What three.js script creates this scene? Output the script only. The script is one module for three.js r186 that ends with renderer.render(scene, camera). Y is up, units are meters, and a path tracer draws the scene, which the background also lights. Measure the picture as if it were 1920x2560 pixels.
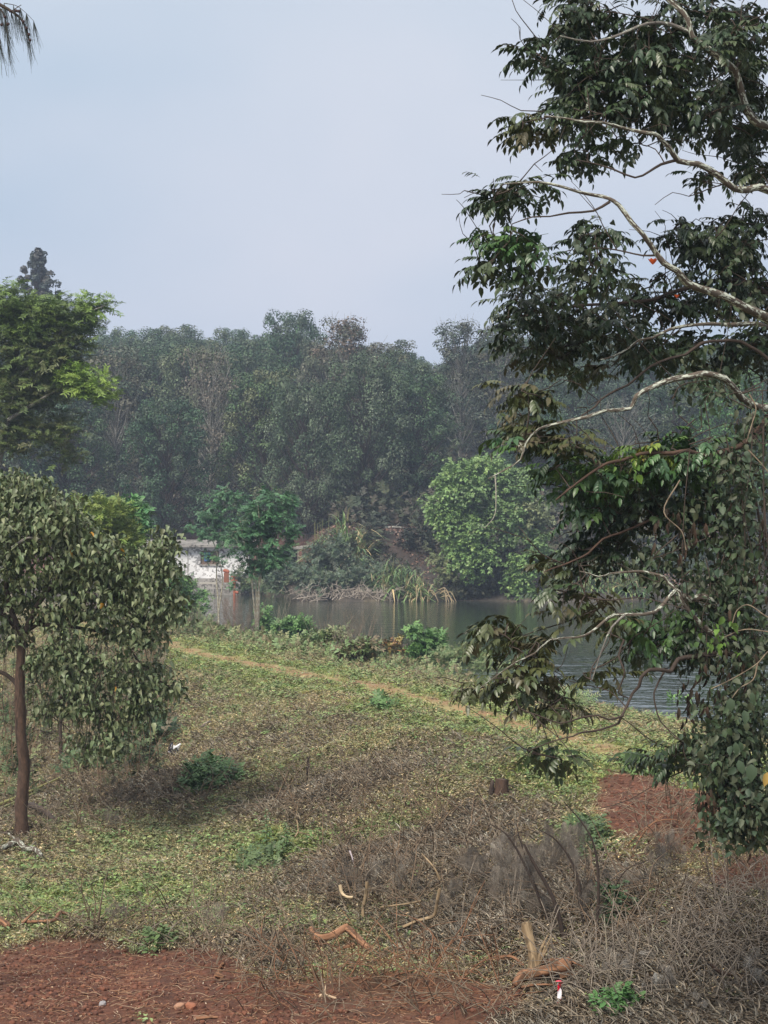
import * as THREE from 'three';
import { mergeGeometries } from 'three/addons/utils/BufferGeometryUtils.js';

// ───────────────────────── camera, sky, sun, exposure ─────────────────────────
const scene = new THREE.Scene();
const EYE = new THREE.Vector3(0, 4.4, 0), F = 4777, PITCH = Math.atan(70 / F);
const camera = new THREE.PerspectiveCamera(30, 768 / 1024, 0.1, 3000);
camera.position.copy(EYE); camera.rotation.x = PITCH;
camera.updateMatrixWorld();
const renderer = new THREE.WebGLRenderer({ antialias: true });
renderer.setSize(768, 1024);
renderer.toneMapping = THREE.LinearToneMapping;
renderer.toneMappingExposure = 1.1;
renderer.shadowMap.enabled = true;

const sun = new THREE.DirectionalLight(new THREE.Color(1, 0.92, 0.79), 4.1);
sun.position.set(-34, 70, 20); sun.target.position.set(0, 0, -40);
sun.castShadow = true; sun.shadow.radius = 40; sun.shadow.mapSize.set(2048, 2048);
Object.assign(sun.shadow.camera, { left: -60, right: 60, top: 60, bottom: -60, near: 1, far: 300 });
sun.shadow.camera.updateProjectionMatrix();
scene.add(sun, sun.target);

// ───────────────────────── chance and noise ─────────────────────────
let seedState = 1;
const seed = s => { seedState = (s * 2654435761) >>> 0 || 1; };
const rnd = () => { seedState = (seedState + 0x6D2B79F5) | 0; let t = Math.imul(seedState ^ (seedState >>> 15), 1 | seedState); t = (t + Math.imul(t ^ (t >>> 7), 61 | t)) ^ t; return ((t ^ (t >>> 14)) >>> 0) / 4294967296; };
const R = (a, b) => a + (b - a) * rnd();
const gauss = () => (rnd() + rnd() + rnd() - 1.5) * 1.15;
const pick = a => a[Math.floor(rnd() * a.length) % a.length];
const V = (x, y, z) => new THREE.Vector3(x, y, z);
const clamp = (x, a = 0, b = 1) => Math.min(b, Math.max(a, x));
const sstep = (a, b, x) => { const t = clamp((x - a) / (b - a)); return t * t * (3 - 2 * t); };
const lerp = (a, b, t) => a + (b - a) * t;
const hash3 = (x, y, z) => { let h = Math.imul(x, 374761393) ^ Math.imul(y, 668265263) ^ Math.imul(z, 2147483647 - 58); h = Math.imul(h ^ (h >>> 13), 1274126177); return ((h ^ (h >>> 16)) >>> 0) / 4294967296; };
function noise3(x, y, z) {
  const xi = Math.floor(x), yi = Math.floor(y), zi = Math.floor(z); let fx = x - xi, fy = y - yi, fz = z - zi;
  fx = fx * fx * (3 - 2 * fx); fy = fy * fy * (3 - 2 * fy); fz = fz * fz * (3 - 2 * fz);
  const c = (i, j, k) => hash3(xi + i, yi + j, zi + k);
  return lerp(lerp(lerp(c(0, 0, 0), c(1, 0, 0), fx), lerp(c(0, 1, 0), c(1, 1, 0), fx), fy), lerp(lerp(c(0, 0, 1), c(1, 0, 1), fx), lerp(c(0, 1, 1), c(1, 1, 1), fx), fy), fz);
}
const noise2 = (x, y) => noise3(x, y, 7.5);
const fbm = (x, y, n = 4) => { let s = 0, a = 0.5, t = 0; for (let i = 0; i < n; i++) { s += a * noise3(x, y, i * 3.7); t += a; a *= 0.5; x *= 2.03; y *= 2.03; } return s / t; };
const fbm3 = (x, y, z, n = 4) => { let s = 0, a = 0.5, t = 0; for (let i = 0; i < n; i++) { s += a * noise3(x, y, z); t += a; a *= 0.5; x *= 2.03; y *= 2.03; z *= 2.03; } return s / t; };

// the sky: an even, high overcast with faint lavender and bluer drifts
{
  const W = 1024, H = 512, data = new Float32Array(W * H * 4);
  for (let j = 0; j < H; j++) for (let i = 0; i < W; i++) {
    const el = ((j + 0.5) / H - 0.5) * Math.PI, az = ((i + 0.5) / W - 0.5) * 2 * Math.PI;
    const dx = Math.cos(el) * Math.cos(az), dy = Math.sin(el), dz = Math.cos(el) * Math.sin(az);
    const yy = Math.max(dy, 0);
    const n = fbm3(dx * 7 + 2.3, dy * 12 + 4, dz * 7 - 1.1, 4) - 0.5;
    const n2 = fbm3(dx * 3.2 - 5, dy * 7 + 9, dz * 3.2 + 3, 3) - 0.5;
    const b = 1.0 + n * 0.12 + n2 * 0.2, warm = n2 * 0.42 + n * 0.22;
    const k = (j * W + i) * 4;
    data[k] = 0.496 * b * (1 + 0.85 * yy) * (1 + warm); data[k + 1] = 0.574 * b * (1 + 0.58 * yy) * (1 + warm * 0.3); data[k + 2] = 0.712 * b * (1 + 0.25 * yy) * (1 - warm * 0.1); data[k + 3] = 1;
  }
  const sky = new THREE.DataTexture(data, W, H, THREE.RGBAFormat, THREE.FloatType);
  sky.mapping = THREE.EquirectangularReflectionMapping; sky.magFilter = sky.minFilter = THREE.LinearFilter; sky.needsUpdate = true;
  scene.background = sky; scene.environment = sky; scene.environmentIntensity = 1;
}
scene.fog = new THREE.FogExp2(new THREE.Color(0.56, 0.68, 0.90), 0.00065);

// ───────────────────────── helpers ─────────────────────────
const used = {};
function numbered(n) { const k = used[n] = (used[n] ?? -1) + 1; return k ? `${n}_${String(k).padStart(3, '0')}` : n; }
function tag(o, label, category, group, kind) { if (label) o.userData.label = label; if (category) o.userData.category = category; if (group) o.userData.group = group; if (kind) o.userData.kind = kind; return o; }
const shade = o => { o.traverse(m => { if (m.isMesh) { m.castShadow = true; m.receiveShadow = true; } }); return o; };
function thing(name, label, category, pos, group) { const o = new THREE.Group(); o.name = numbered(name); o.position.copy(pos); tag(o, label, category, group); scene.add(o); return o; }
function part(name, geo, mat, parent, kind) { const m = new THREE.Mesh(geo, mat); m.name = parent === scene ? numbered(name) : name; m.castShadow = m.receiveShadow = true; if (kind) m.userData.kind = kind; parent.add(m); return m; }
// a point of the place seen at pixel (px, py) of the photograph, d metres ahead
function at(px, py, d) {
  const x = (px - 960) / F, y = -(py - 1280) / F, c = Math.cos(PITCH), s = Math.sin(PITCH);
  const wy = y * c + s, wz = y * s - c, k = d / -wz;
  return V(EYE.x + x * k, EYE.y + wy * k, EYE.z - d);
}
const lin = (r, g, b) => new THREE.Color().setRGB(r, g, b);
const std = (color, rough = 0.9, extra = {}) => new THREE.MeshStandardMaterial({ color, roughness: rough, side: THREE.DoubleSide, ...extra });

function dataTex(n, fn, srgb = false) {
  const d = new Uint8Array(n * n * 4);
  for (let j = 0; j < n; j++) for (let i = 0; i < n; i++) { const c = fn(i / n, j / n), k = (j * n + i) * 4; d[k] = clamp(c[0]) * 255; d[k + 1] = clamp(c[1]) * 255; d[k + 2] = clamp(c[2]) * 255; d[k + 3] = 255; }
  const t = new THREE.DataTexture(d, n, n); t.wrapS = t.wrapT = THREE.RepeatWrapping; t.magFilter = THREE.LinearFilter; t.minFilter = THREE.LinearMipmapLinearFilter; t.generateMipmaps = true;
  if (srgb) t.colorSpace = THREE.SRGBColorSpace; t.needsUpdate = true; return t;
}
// tileable noise on a unit square
function tnoise(u, v, f, s = 0) {
  const x = u * f, y = v * f, xi = Math.floor(x), yi = Math.floor(y); let fx = x - xi, fy = y - yi; fx = fx * fx * (3 - 2 * fx); fy = fy * fy * (3 - 2 * fy);
  const c = (i, j) => hash3(((xi + i) % f + f) % f, ((yi + j) % f + f) % f, s + f * 131);
  return lerp(lerp(c(0, 0), c(1, 0), fx), lerp(c(0, 1), c(1, 1), fx), fy);
}
const tfbm = (u, v, f, o = 4, s = 0) => { let r = 0, a = 0.5, t = 0; for (let i = 0; i < o; i++) { r += a * tnoise(u, v, f, s + i); t += a; a *= 0.55; f *= 2; } return r / t; };

// a tapered, bending stem through points
function tube(pts, radii, sides = 6, per = 4, rough = 0) {
  const n = pts.length; let P = [], Q = [];
  if (n > 2 || per > 1) {
    const curve = new THREE.CatmullRomCurve3(pts, false, 'centripetal'); const m = Math.max(1, (n - 1) * per);
    for (let i = 0; i <= m; i++) { const t = i / m; P.push(curve.getPoint(t)); const f = t * (n - 1), a = Math.min(n - 2, Math.floor(f)); Q.push(Array.isArray(radii) && radii.length === n ? lerp(radii[a], radii[a + 1], f - a) : Array.isArray(radii) ? lerp(radii[0], radii[1], t) : radii); }
  } else { P = pts; Q = Array.isArray(radii) ? radii : [radii, radii]; }
  const pos = [], nor = [], uv = [], idx = []; let up = V(0.31, 0.2, 0.93), len = 0; const T = V(0, 0, 0), X = V(0, 0, 0), Y = V(0, 0, 0);
  for (let i = 0; i < P.length; i++) {
    T.copy(P[Math.min(i + 1, P.length - 1)]).sub(P[Math.max(i - 1, 0)]).normalize();
    if (Math.abs(T.dot(up)) > 0.95) up = V(0.9, 0.1, -0.3);
    X.crossVectors(up, T).normalize(); Y.crossVectors(T, X); up = Y.clone();
    if (i) len += P[i].distanceTo(P[i - 1]);
    for (let k = 0; k <= sides; k++) {
      const a = k / sides * 2 * Math.PI, c = Math.cos(a), s = Math.sin(a); let r = Q[i];
      if (rough) r *= 1 + rough * ((noise3(P[i].x * 9 + c * 1.5, P[i].y * 9 + s * 1.5, P[i].z * 9) - 0.5) * 2 + (noise3(P[i].x * 26 + c * 3, P[i].y * 26 + s * 3, P[i].z * 26) - 0.5) * 1.3);
      const nx = X.x * c + Y.x * s, ny = X.y * c + Y.y * s, nz = X.z * c + Y.z * s;
      pos.push(P[i].x + nx * r, P[i].y + ny * r, P[i].z + nz * r); nor.push(nx, ny, nz); uv.push(k / sides * Math.max(0.05, Math.round(6.28 * Q[0] * 8) / 8), len);
    }
  }
  const w = sides + 1;
  for (let i = 0; i < P.length - 1; i++) for (let k = 0; k < sides; k++) { const a = i * w + k; idx.push(a, a + 1, a + w, a + 1, a + w + 1, a + w); }
  for (const e of [0, P.length - 1]) { const c = pos.length / 3, d = e ? P[e].clone().sub(P[e - 1]).normalize() : P[0].clone().sub(P[1]).normalize(); pos.push(P[e].x, P[e].y, P[e].z); nor.push(d.x, d.y, d.z); uv.push(0, 0); for (let k = 0; k < sides; k++) e ? idx.push(c, e * w + k, e * w + k + 1) : idx.push(c, k + 1, k); }
  return mk(pos, nor, uv, idx);
}
function mk(pos, nor, uv, idx, col) {
  const g = new THREE.BufferGeometry(); g.setAttribute('position', new THREE.Float32BufferAttribute(pos, 3));
  if (nor) g.setAttribute('normal', new THREE.Float32BufferAttribute(nor, 3));
  g.setAttribute('uv', new THREE.Float32BufferAttribute(uv, 2)); if (col) g.setAttribute('color', new THREE.Float32BufferAttribute(col, 3));
  g.setIndex(idx); if (!nor) g.computeVertexNormals(); return g;
}
function merge(list) { const g = mergeGeometries(list.map(x => x.index ? x.toNonIndexed() : x)); return g; }
function shifted(g, base) { g.translate(-base.x, -base.y, -base.z); return g; }
const box = (x0, x1, y0, y1, z0, z1) => { const g = new THREE.BoxGeometry(x1 - x0, y1 - y0, z1 - z0); g.translate((x0 + x1) / 2, (y0 + y1) / 2, (z0 + z1) / 2); return g; };

// leaves and blades, one unit long along +z, upper side +y
function leafGeo(w = 0.5, droop = 0.25, fold = 0.12) {
  const y = z => -droop * z * z, P = [[0, 0, 0], [-w * 0.42, fold * w + y(0.25), 0.25], [w * 0.42, fold * w + y(0.25), 0.25], [0, y(0.3), 0.3], [-w * 0.42, fold * w + y(0.6), 0.6], [w * 0.42, fold * w + y(0.6), 0.6], [0, y(0.65), 0.65], [0, y(1), 1]];
  const I = [0, 1, 3, 0, 3, 2, 1, 4, 3, 3, 4, 6, 3, 5, 2, 3, 6, 5, 4, 7, 6, 6, 7, 5];
  return mk(P.flat(), null, P.flatMap(p => [p[0], p[2]]), I);
}
const _m = new THREE.Matrix4(), _x = V(0, 0, 0), _y = V(0, 0, 0), _z = V(0, 0, 0);
function frame(p, dir, up, s, out = new THREE.Matrix4(), sw = s) {
  _z.copy(dir).normalize(); _x.crossVectors(up, _z); if (_x.lengthSq() < 1e-6) _x.set(1, 0, 0); _x.normalize(); _y.crossVectors(_z, _x);
  out.makeBasis(_x.clone().multiplyScalar(sw), _y.clone().multiplyScalar(s), _z.clone().multiplyScalar(s)); out.setPosition(p); return out;
}
// pinnate leaf: pairs of leaflets along an arching stalk
function pinnate(pairs, w, arch, hang, lf = 0.36) {
  const parts = [], st = [], N = pairs + 1;
  const q = t => V(0, 0.12 * t - arch * t * t, t * (1 - arch * 0.25 * t));
  for (let i = 0; i <= 3; i++) st.push(q(i / 3));
  parts.push(tube(st, [0.011, 0.006], 3, 1));
  const L = leafGeo(w, 0.22, 0.16);
  for (let i = 0; i < pairs; i++) for (const s of [-1, 1]) {
    const t = 0.26 + 0.68 * i / pairs, p = q(t), d = V(s * 0.85, -hang * R(0.6, 1.2), 0.5 + R(-0.1, 0.2));
    const g = L.clone(); g.applyMatrix4(frame(p, d, V(s * 0.1, 1, 0.3), lf * R(0.85, 1.1) * (i === 0 ? 0.8 : 1))); parts.push(g);
  }
  const g = L.clone(); g.applyMatrix4(frame(q(1), V(0, -arch * 1.6 - 0.1, 0.8), V(0, 1, 0.3), lf * 1.05)); parts.push(g);
  return merge(parts);
}
// a short shoot with small leaves in a flat or bushy arrangement
function shoot(n, len, w, bushy = 0.4, stalk = 0.012) {
  const parts = [tube([V(0, 0, 0), V(0, 0.03, 0.5), V(0, -0.03, 0.95)], [stalk, stalk * 0.4], 3, 1)], L = leafGeo(w, 0.2, 0.12);
  for (let i = 0; i < n; i++) { const t = 0.12 + 0.86 * i / n, s = i % 2 ? 1 : -1, d = V(s * R(0.5, 1), R(-bushy, bushy), R(0.3, 0.9)); const g = L.clone(); g.applyMatrix4(frame(V(0, 0.02, t * 0.95), d, V(R(-.3, .3), 1, R(-.3, .3)), len * R(0.75, 1.2))); parts.push(g); }
  return merge(parts);
}
// a blade: a tapering strip that arches
function bladeGeo(w, arch, seg = 4, lean = 0.3, rise = 1) {
  const pos = [], uv = [], idx = [];
  for (let i = 0; i <= seg; i++) { const t = i / seg, wd = w * (0.35 + 0.65 * Math.sin(Math.PI * Math.min(1, t * 0.75 + 0.22))) * (t > 0.99 ? 0.08 : 1 - 0.55 * t), z = lean * t + arch * t * t * 0.75, y = rise * (t * (1 - 0.15 * lean) - arch * 0.9 * t * t); pos.push(-wd, y, z, wd, y, z); uv.push(0, t, 1, t); if (i < seg) { const a = i * 2; idx.push(a, a + 1, a + 2, a + 1, a + 3, a + 2); } }
  return mk(pos, null, uv, idx);
}
function tintVerts(g, f) { const n = g.attributes.position.count, c = new Float32Array(n * 3); for (let i = 0; i < n; i++) { const k = f(i, g); c[i * 3] = k[0]; c[i * 3 + 1] = k[1]; c[i * 3 + 2] = k[2]; } g.setAttribute('color', new THREE.Float32BufferAttribute(c, 3)); return g; }

function instanced(name, geo, mat, list, parent, kind = 'stuff') {          // list of { m, c }
  const im = new THREE.InstancedMesh(geo, mat, list.length); im.name = parent === scene ? numbered(name) : name; im.castShadow = im.receiveShadow = true; im.userData.kind = kind;
  list.forEach((e, i) => { im.setMatrixAt(i, e.m); if (e.c) im.setColorAt(i, e.c); });
  im.instanceMatrix.needsUpdate = true; if (im.instanceColor) im.instanceColor.needsUpdate = true; parent.add(im); return im;
}
const jitter = (c, a = 0.15, b = 0.06) => { const k = 1 + R(-a, a), w = R(-b, b); return new THREE.Color().setRGB(c[0] * k * (1 + w), c[1] * k, c[2] * k * (1 - w)); };

// ───────────────────────── materials ─────────────────────────
const bark = (a, b, lichen, f = 5) => { const tex = dataTex(256, (u, v) => { const n = tfbm(u, v, f, 4), w = tfbm(u, v, 13, 3, 40), st = tnoise(u, v * 0.999, 32, 3) * 0.25; let k = n * 0.9 + st; const l = lichen ? sstep(0.64 - lichen * 0.14, 0.7 - lichen * 0.12, w + (tnoise(u, v, 48, 9) - 0.5) * 0.22) : 0; return [0, 1, 2].map(i => lerp(lerp(a[i], b[i], k), [0.72, 0.74, 0.69][i], l)); }, true); tex.repeat.set(3, 1.6); return new THREE.MeshStandardMaterial({ map: tex, roughness: 0.92, bumpMap: tex, bumpScale: 0.006 }); };
// weathered wood: streaks that run along the piece
const wood = (a, b, dark = 0.35) => { const st = (u, v, fu, fv, q) => { const x = u * fu, y = v * fv, xi = Math.floor(x), yi = Math.floor(y), h = (i, j) => hash3((xi + i) % fu, (yi + j) % fv, q); let fx = x - xi, fy = y - yi; fx = fx * fx * (3 - 2 * fx); fy = fy * fy * (3 - 2 * fy); return lerp(lerp(h(0, 0), h(1, 0), fx), lerp(h(0, 1), h(1, 1), fx), fy); };
  const tex = dataTex(256, (u, v) => { const k = 0.5 * st(u, v, 32, 4, 3) + 0.3 * st(u, v, 80, 9, 5) + 0.35 * tfbm(u, v, 5, 4, 12), cr = sstep(0.74, 0.82, st(u, v, 44, 5, 9)) * dark + sstep(0.58, 0.68, tfbm(u, v, 7, 3, 50)) * dark * 0.7; return [0, 1, 2].map(i => lerp(a[i], b[i], k) * (1 - cr)); }, true); tex.repeat.set(1, 1.3); return new THREE.MeshStandardMaterial({ map: tex, roughness: 0.95, bumpMap: tex, bumpScale: 0.006 }); };

// ───────────────────────── the ground, the dam, the lake ─────────────────────────
// the dam's crest runs straight from A (far left) to B (near right); s is the distance from it, positive on the dry side
const cA = V(-7.2, 0, -65), cU = V(0.3254, 0, 0.9456), cN = V(-0.9456, 0, 0.3254);
const dryS = (x, z) => (x - cA.x) * cN.x + (z - cA.z) * cN.z, alongT = (x, z) => (x - cA.x) * cU.x + (z - cA.z) * cU.z;
const pw = (x, a) => { if (x <= a[0][0]) return a[0][1]; for (let i = 1; i < a.length; i++) if (x <= a[i][0]) { const t = (x - a[i - 1][0]) / (a[i][0] - a[i - 1][0]); return lerp(a[i - 1][1], a[i][1], t * t * (3 - 2 * t)); } return a[a.length - 1][1]; };
const dam = [[-40, -2], [-9, -0.5], [-7.3, 0.03], [-5.5, 0.3], [-2.5, 0.85], [0, 1.0], [1.6, 0.98], [8.2, -0.28], [14, -0.3], [40, -0.5]];
const shoreD = x => 137 + 21 * sstep(-2.5, -8, x) + 1.6 * Math.sin(x * 0.35) + 0.02 * Math.max(0, x - 12) ** 2;
const far = [[-30, -2], [-3, -1.2], [0, 0], [1.2, 0.55], [6, 1.3], [20, 5.2], [60, 11.5], [110, 18.5], [180, 25], [300, 29], [700, 30]];
const mounds = [];                                     // [x, z, ax, az, h]
function baseH(x, z) {
  let h = Math.max(pw(dryS(x, z), dam), pw(-z - shoreD(x), far));
  if (z > -12) h = lerp(h, 2.75, sstep(-11, -1, z));   // the roadside that the view is taken from
  return h;
}
function H(x, z) {
  let h = baseH(x, z);
  for (const m of mounds) { const q = ((x - m[0]) / m[2]) ** 2 + ((z - m[1]) / m[3]) ** 2; if (q < 4) h += m[4] * Math.exp(-q * 1.6); }
  const s = dryS(x, z), d = -z;
  if (d < 100 && s > -7) { const k = sstep(-6, 3, s); h += k * ((fbm(x * 0.55, z * 0.55, 3) - 0.5) * 0.26 + (noise2(s * 1.5 + 3, alongT(x, z) * 0.4) - 0.5) * 0.12 * sstep(1, 3, s) + (noise2(x * 2.1, z * 2.1) - 0.5) * 0.1 + (noise2(x * 6, z * 6) - 0.5) * 0.04); }
  if (d > 140) h += (fbm(x * 0.15, z * 0.15, 3) - 0.5) * 0.8 * sstep(1, 12, d - shoreD(x));
  return h;
}
function gnd(px, py, from = 12) {
  let a = from; for (let d = from; d < 420; d *= 1.01) { const p = at(px, py, d); if (p.y < H(p.x, p.z)) { let lo = a, hi = d; for (let i = 0; i < 18; i++) { const m = (lo + hi) / 2, q = at(px, py, m); q.y < H(q.x, q.z) ? hi = m : lo = m; } const q = at(px, py, hi); q.y = H(q.x, q.z); return q; } a = d; }
  return at(px, py, 400);
}
const onGround = (x, z, dy = 0) => V(x, H(x, z) + dy, z);
// a patch of ground: an ellipse in the place, its centre and reach taken where the photograph shows them
function patch(px, py, rx, ry, w = 1) { const c = gnd(px, py), f = gnd(px, Math.min(2800, py + ry)), b = gnd(px, py - ry); return { x: c.x, z: c.z, ax: rx / F * -c.z, az: Math.max(0.25, (f.z - b.z) / 2), zc: (f.z + b.z) / 2, w }; }
function cover(list, x, z, soft = 0.5) { let r = 0; const wob = (fbm(x * 0.9 + 3, z * 0.9, 3) - 0.5) * 1.3; for (const p of list) { const q = Math.sqrt(((x - p.x) / p.ax) ** 2 + ((z - p.zc) / p.az) ** 2); r = Math.max(r, p.w * (1 - sstep(1 - soft, 1 + soft, q + wob * 0.6))); } return r; }
for (const [px, py, ax, az, h] of [[1650, 2020, 0.75, 1.0, 0.22], [1810, 2035, 0.6, 0.8, 0.18], [1690, 2085, 0.55, 0.7, 0.2], [1880, 2195, 0.5, 0.6, 0.22], [1000, 2260, 1.6, 1.3, 0.3], [1400, 2330, 1.3, 1.1, 0.3], [860, 2350, 0.8, 0.6, 0.14], [830, 2020, 1.6, 1.2, 0.3], [430, 1985, 1.7, 1.3, 0.32], [1750, 2430, 1.1, 0.9, 0.25], [1200, 1960, 1.5, 1.3, 0.22], [640, 2230, 0.9, 0.5, 0.15], [1180, 2560, 0.7, 0.5, 0.15], [330, 1885, 1.2, 1, 0.25], [150, 2100, 1.5, 1, 0.15], [930, 1880, 2, 1, 0.25]]) { const g = gnd(px, py); mounds.push([g.x, g.z, ax, az, h]); }
const redSoil = [[0, 2460, 330, 118], [60, 2620, 480, 170], [500, 2640, 420, 110], [90, 2440, 260, 95], [330, 2490, 330, 110], [560, 2540, 280, 90], [930, 2560, 420, 130, 0.9], [860, 2370, 190, 40, 0.55], [1200, 2500, 220, 50, 0.6], [1670, 2045, 150, 105], [1640, 2010, 90, 50], [1800, 2030, 70, 36], [1700, 2085, 80, 35, 0.9], [1880, 2185, 95, 60], [1800, 2060, 140, 60, 0.8], [1590, 2140, 80, 26, 0.7], [1730, 2140, 60, 40, 0.7], [1300, 2415, 140, 25, 0.6]].map(a => patch(...a));
const greenish = [[260, 2250, 280, 50], [70, 2260, 130, 50, 0.8], [620, 1730, 250, 50, 0.35], [1450, 1950, 190, 60, 0.85], [470, 1650, 160, 45, 1], [600, 1680, 140, 30, 0.7], [680, 2120, 150, 50, 0.9], [960, 1775, 120, 25, 0.8], [1180, 1810, 160, 40, 0.7], [1480, 2110, 60, 80, 0.8], [950, 2080, 160, 40, 0.5], [1180, 1920, 150, 60, 0.5], [450, 2140, 250, 80, 0.4], [600, 2270, 250, 40, 0.45], [1620, 1900, 160, 40, 0.7], [1540, 2290, 40, 30, 0.9], [1640, 2240, 60, 40, 0.6], [1380, 1850, 200, 40, 0.5], [760, 1850, 250, 60, 0.3]].map(a => patch(...a));
const deadish = [[830, 2000, 260, 70], [1000, 2180, 330, 100], [430, 1985, 180, 55], [1350, 2280, 330, 130], [1720, 2500, 330, 170], [1350, 2600, 300, 90], [1180, 2080, 200, 70, 0.8], [330, 1800, 250, 90, 0.5], [700, 1850, 300, 60, 0.5], [150, 2010, 200, 80, 0.5], [620, 2400, 170, 45, 0.8], [1150, 1900, 200, 60, 0.5], [1620, 2330, 230, 70, 0.8]].map(a => patch(...a));
const pathOff = (x, z) => Math.abs(dryS(x, z) - 0.55 - 0.35 * Math.sin(alongT(x, z) * 0.21) - (fbm(alongT(x, z) * 0.5, 3, 2) - 0.5) * 0.5);

{
  const zs = [420, 160, 60, 25, 10, 2, -3, -7, -10]; for (let d = 12; d < 80; d *= 1.0058) zs.push(-d); for (let d = 80; d < 900; d *= 1.025) zs.push(-d);
  const xs = [], nx = 230; for (let i = 0; i <= nx; i++) { const t = i / nx * 2 - 1; xs.push(t); }
  const pos = [], uv = [], col = [], idx = [], W = nx + 1;
  for (const z of zs) for (const t of xs) {
    const d = Math.max(14, -z), a = Math.abs(t), x = Math.sign(t) * (a < 0.82 ? a / 0.82 * (0.25 * d + 1.5) : lerp(0.25 * d + 1.5, 900, ((a - 0.82) / 0.18) ** 3));
    pos.push(x, H(x, z), z); uv.push(x / 2.2, z / 2.2);
    const n = fbm(x * 0.7 + 9, z * 0.7, 4), n2 = noise2(x * 3.1, z * 3.1);
    let c = [0.2 + 0.06 * n, 0.165 + 0.05 * n, 0.1 + 0.035 * n];
    const mix = (k, b) => { for (let i = 0; i < 3; i++) c[i] = lerp(c[i], b[i], clamp(k)); };
    mix(sstep(0.45, 0.75, n) * 0.7, [0.2, 0.21, 0.085]);
    if (d < 100) {
      mix(cover(greenish, x, z) * 0.7, [0.18, 0.22, 0.07]); mix(cover(deadish, x, z) * 0.7, [0.125, 0.1, 0.075]);
      mix(cover(redSoil, x, z, 0.3), [0.098 + 0.06 * n2, 0.037 + 0.024 * n2, 0.021 + 0.013 * n2]);
      const s = dryS(x, z); mix(sstep(-1, -4, s) * 0.6, [0.12, 0.1, 0.07]); mix(sstep(-6.6, -7.6, s), [0.09, 0.07, 0.05]);
      mix((1 - sstep(0.5, 1.6, Math.abs(s - 0.5))) * 0.45, [0.28, 0.24, 0.095]);
    }
    const t2 = d - shoreD(x);
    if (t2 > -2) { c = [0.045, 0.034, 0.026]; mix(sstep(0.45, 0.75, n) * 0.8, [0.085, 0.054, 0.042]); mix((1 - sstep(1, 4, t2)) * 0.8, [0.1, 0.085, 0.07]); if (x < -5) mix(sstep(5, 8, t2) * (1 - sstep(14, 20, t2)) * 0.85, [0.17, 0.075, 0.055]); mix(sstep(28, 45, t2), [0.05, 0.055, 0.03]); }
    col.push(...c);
  }
  for (let j = 0; j < zs.length - 1; j++) for (let i = 0; i < nx; i++) { const a = j * W + i; idx.push(a, a + 1, a + W, a + 1, a + W + 1, a + W); }
  const tex = dataTex(512, (u, v) => { const k = 0.62 + 0.5 * tfbm(u, v, 10, 4) + 0.22 * (tnoise(u, v, 128, 5) - 0.5); const l = tnoise(u, v, 90, 8) > 0.83 ? 0.18 : 0; return [k + l, k + l, k + l * 0.8]; }, true);
  const bmp = dataTex(512, (u, v) => { const k = tfbm(u, v, 12, 5, 70); return [k, k, k]; });
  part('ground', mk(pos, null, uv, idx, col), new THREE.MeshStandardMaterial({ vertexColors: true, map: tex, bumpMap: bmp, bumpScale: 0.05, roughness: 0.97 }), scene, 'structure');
}
// the trodden path along the crest
{
  const pos = [], uv = [], idx = [], col = []; let r = 0;
  for (let t = -24; t < 62; t += 0.3, r++) for (let k = 0; k <= 8; k++) {
    const wd = 0.3 + 0.3 * (fbm(t * 0.6, 11, 3)), mid = 0.55 + 0.35 * Math.sin(t * 0.21) + (fbm(t * 0.5, 3, 2) - 0.5) * 0.5;
    const s = mid + (k / 8 * 2 - 1) * wd * (1 + 0.5 * (noise2(t * 2, k > 4 ? 5 : 9) - 0.5)), x = cA.x + cU.x * t + cN.x * s, z = cA.z + cU.z * t + cN.z * s;
    pos.push(x, H(x, z) + 0.012 + 0.03 * (1 - (k / 4 - 1) ** 2), z); uv.push(s, t); const n = fbm(x * 2, z * 2, 3), e = clamp(Math.abs(k / 4 - 1) * 1.1 + (noise2(x * 1.3, z * 1.3) - 0.5) * 1.1 - 0.1), cc = [[0.27, 0.25, 0.11], [0.26, 0.16, 0.08]]; col.push(...[0, 1, 2].map(i => lerp(cc[1][i], cc[0][i], e * 0.8) * (0.8 + 0.4 * n)));
    if (t > -23.9 && k) { const a = r * 9 + k; idx.push(a - 10, a - 1, a - 9, a - 9, a - 1, a); }
  }
  tag(part('dirt_path', mk(pos, null, uv, idx, col), new THREE.MeshStandardMaterial({ vertexColors: true, roughness: 0.97, side: THREE.DoubleSide }), scene, 'structure'), 'orange dirt path trodden through the grass along the dam crest');
}
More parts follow.
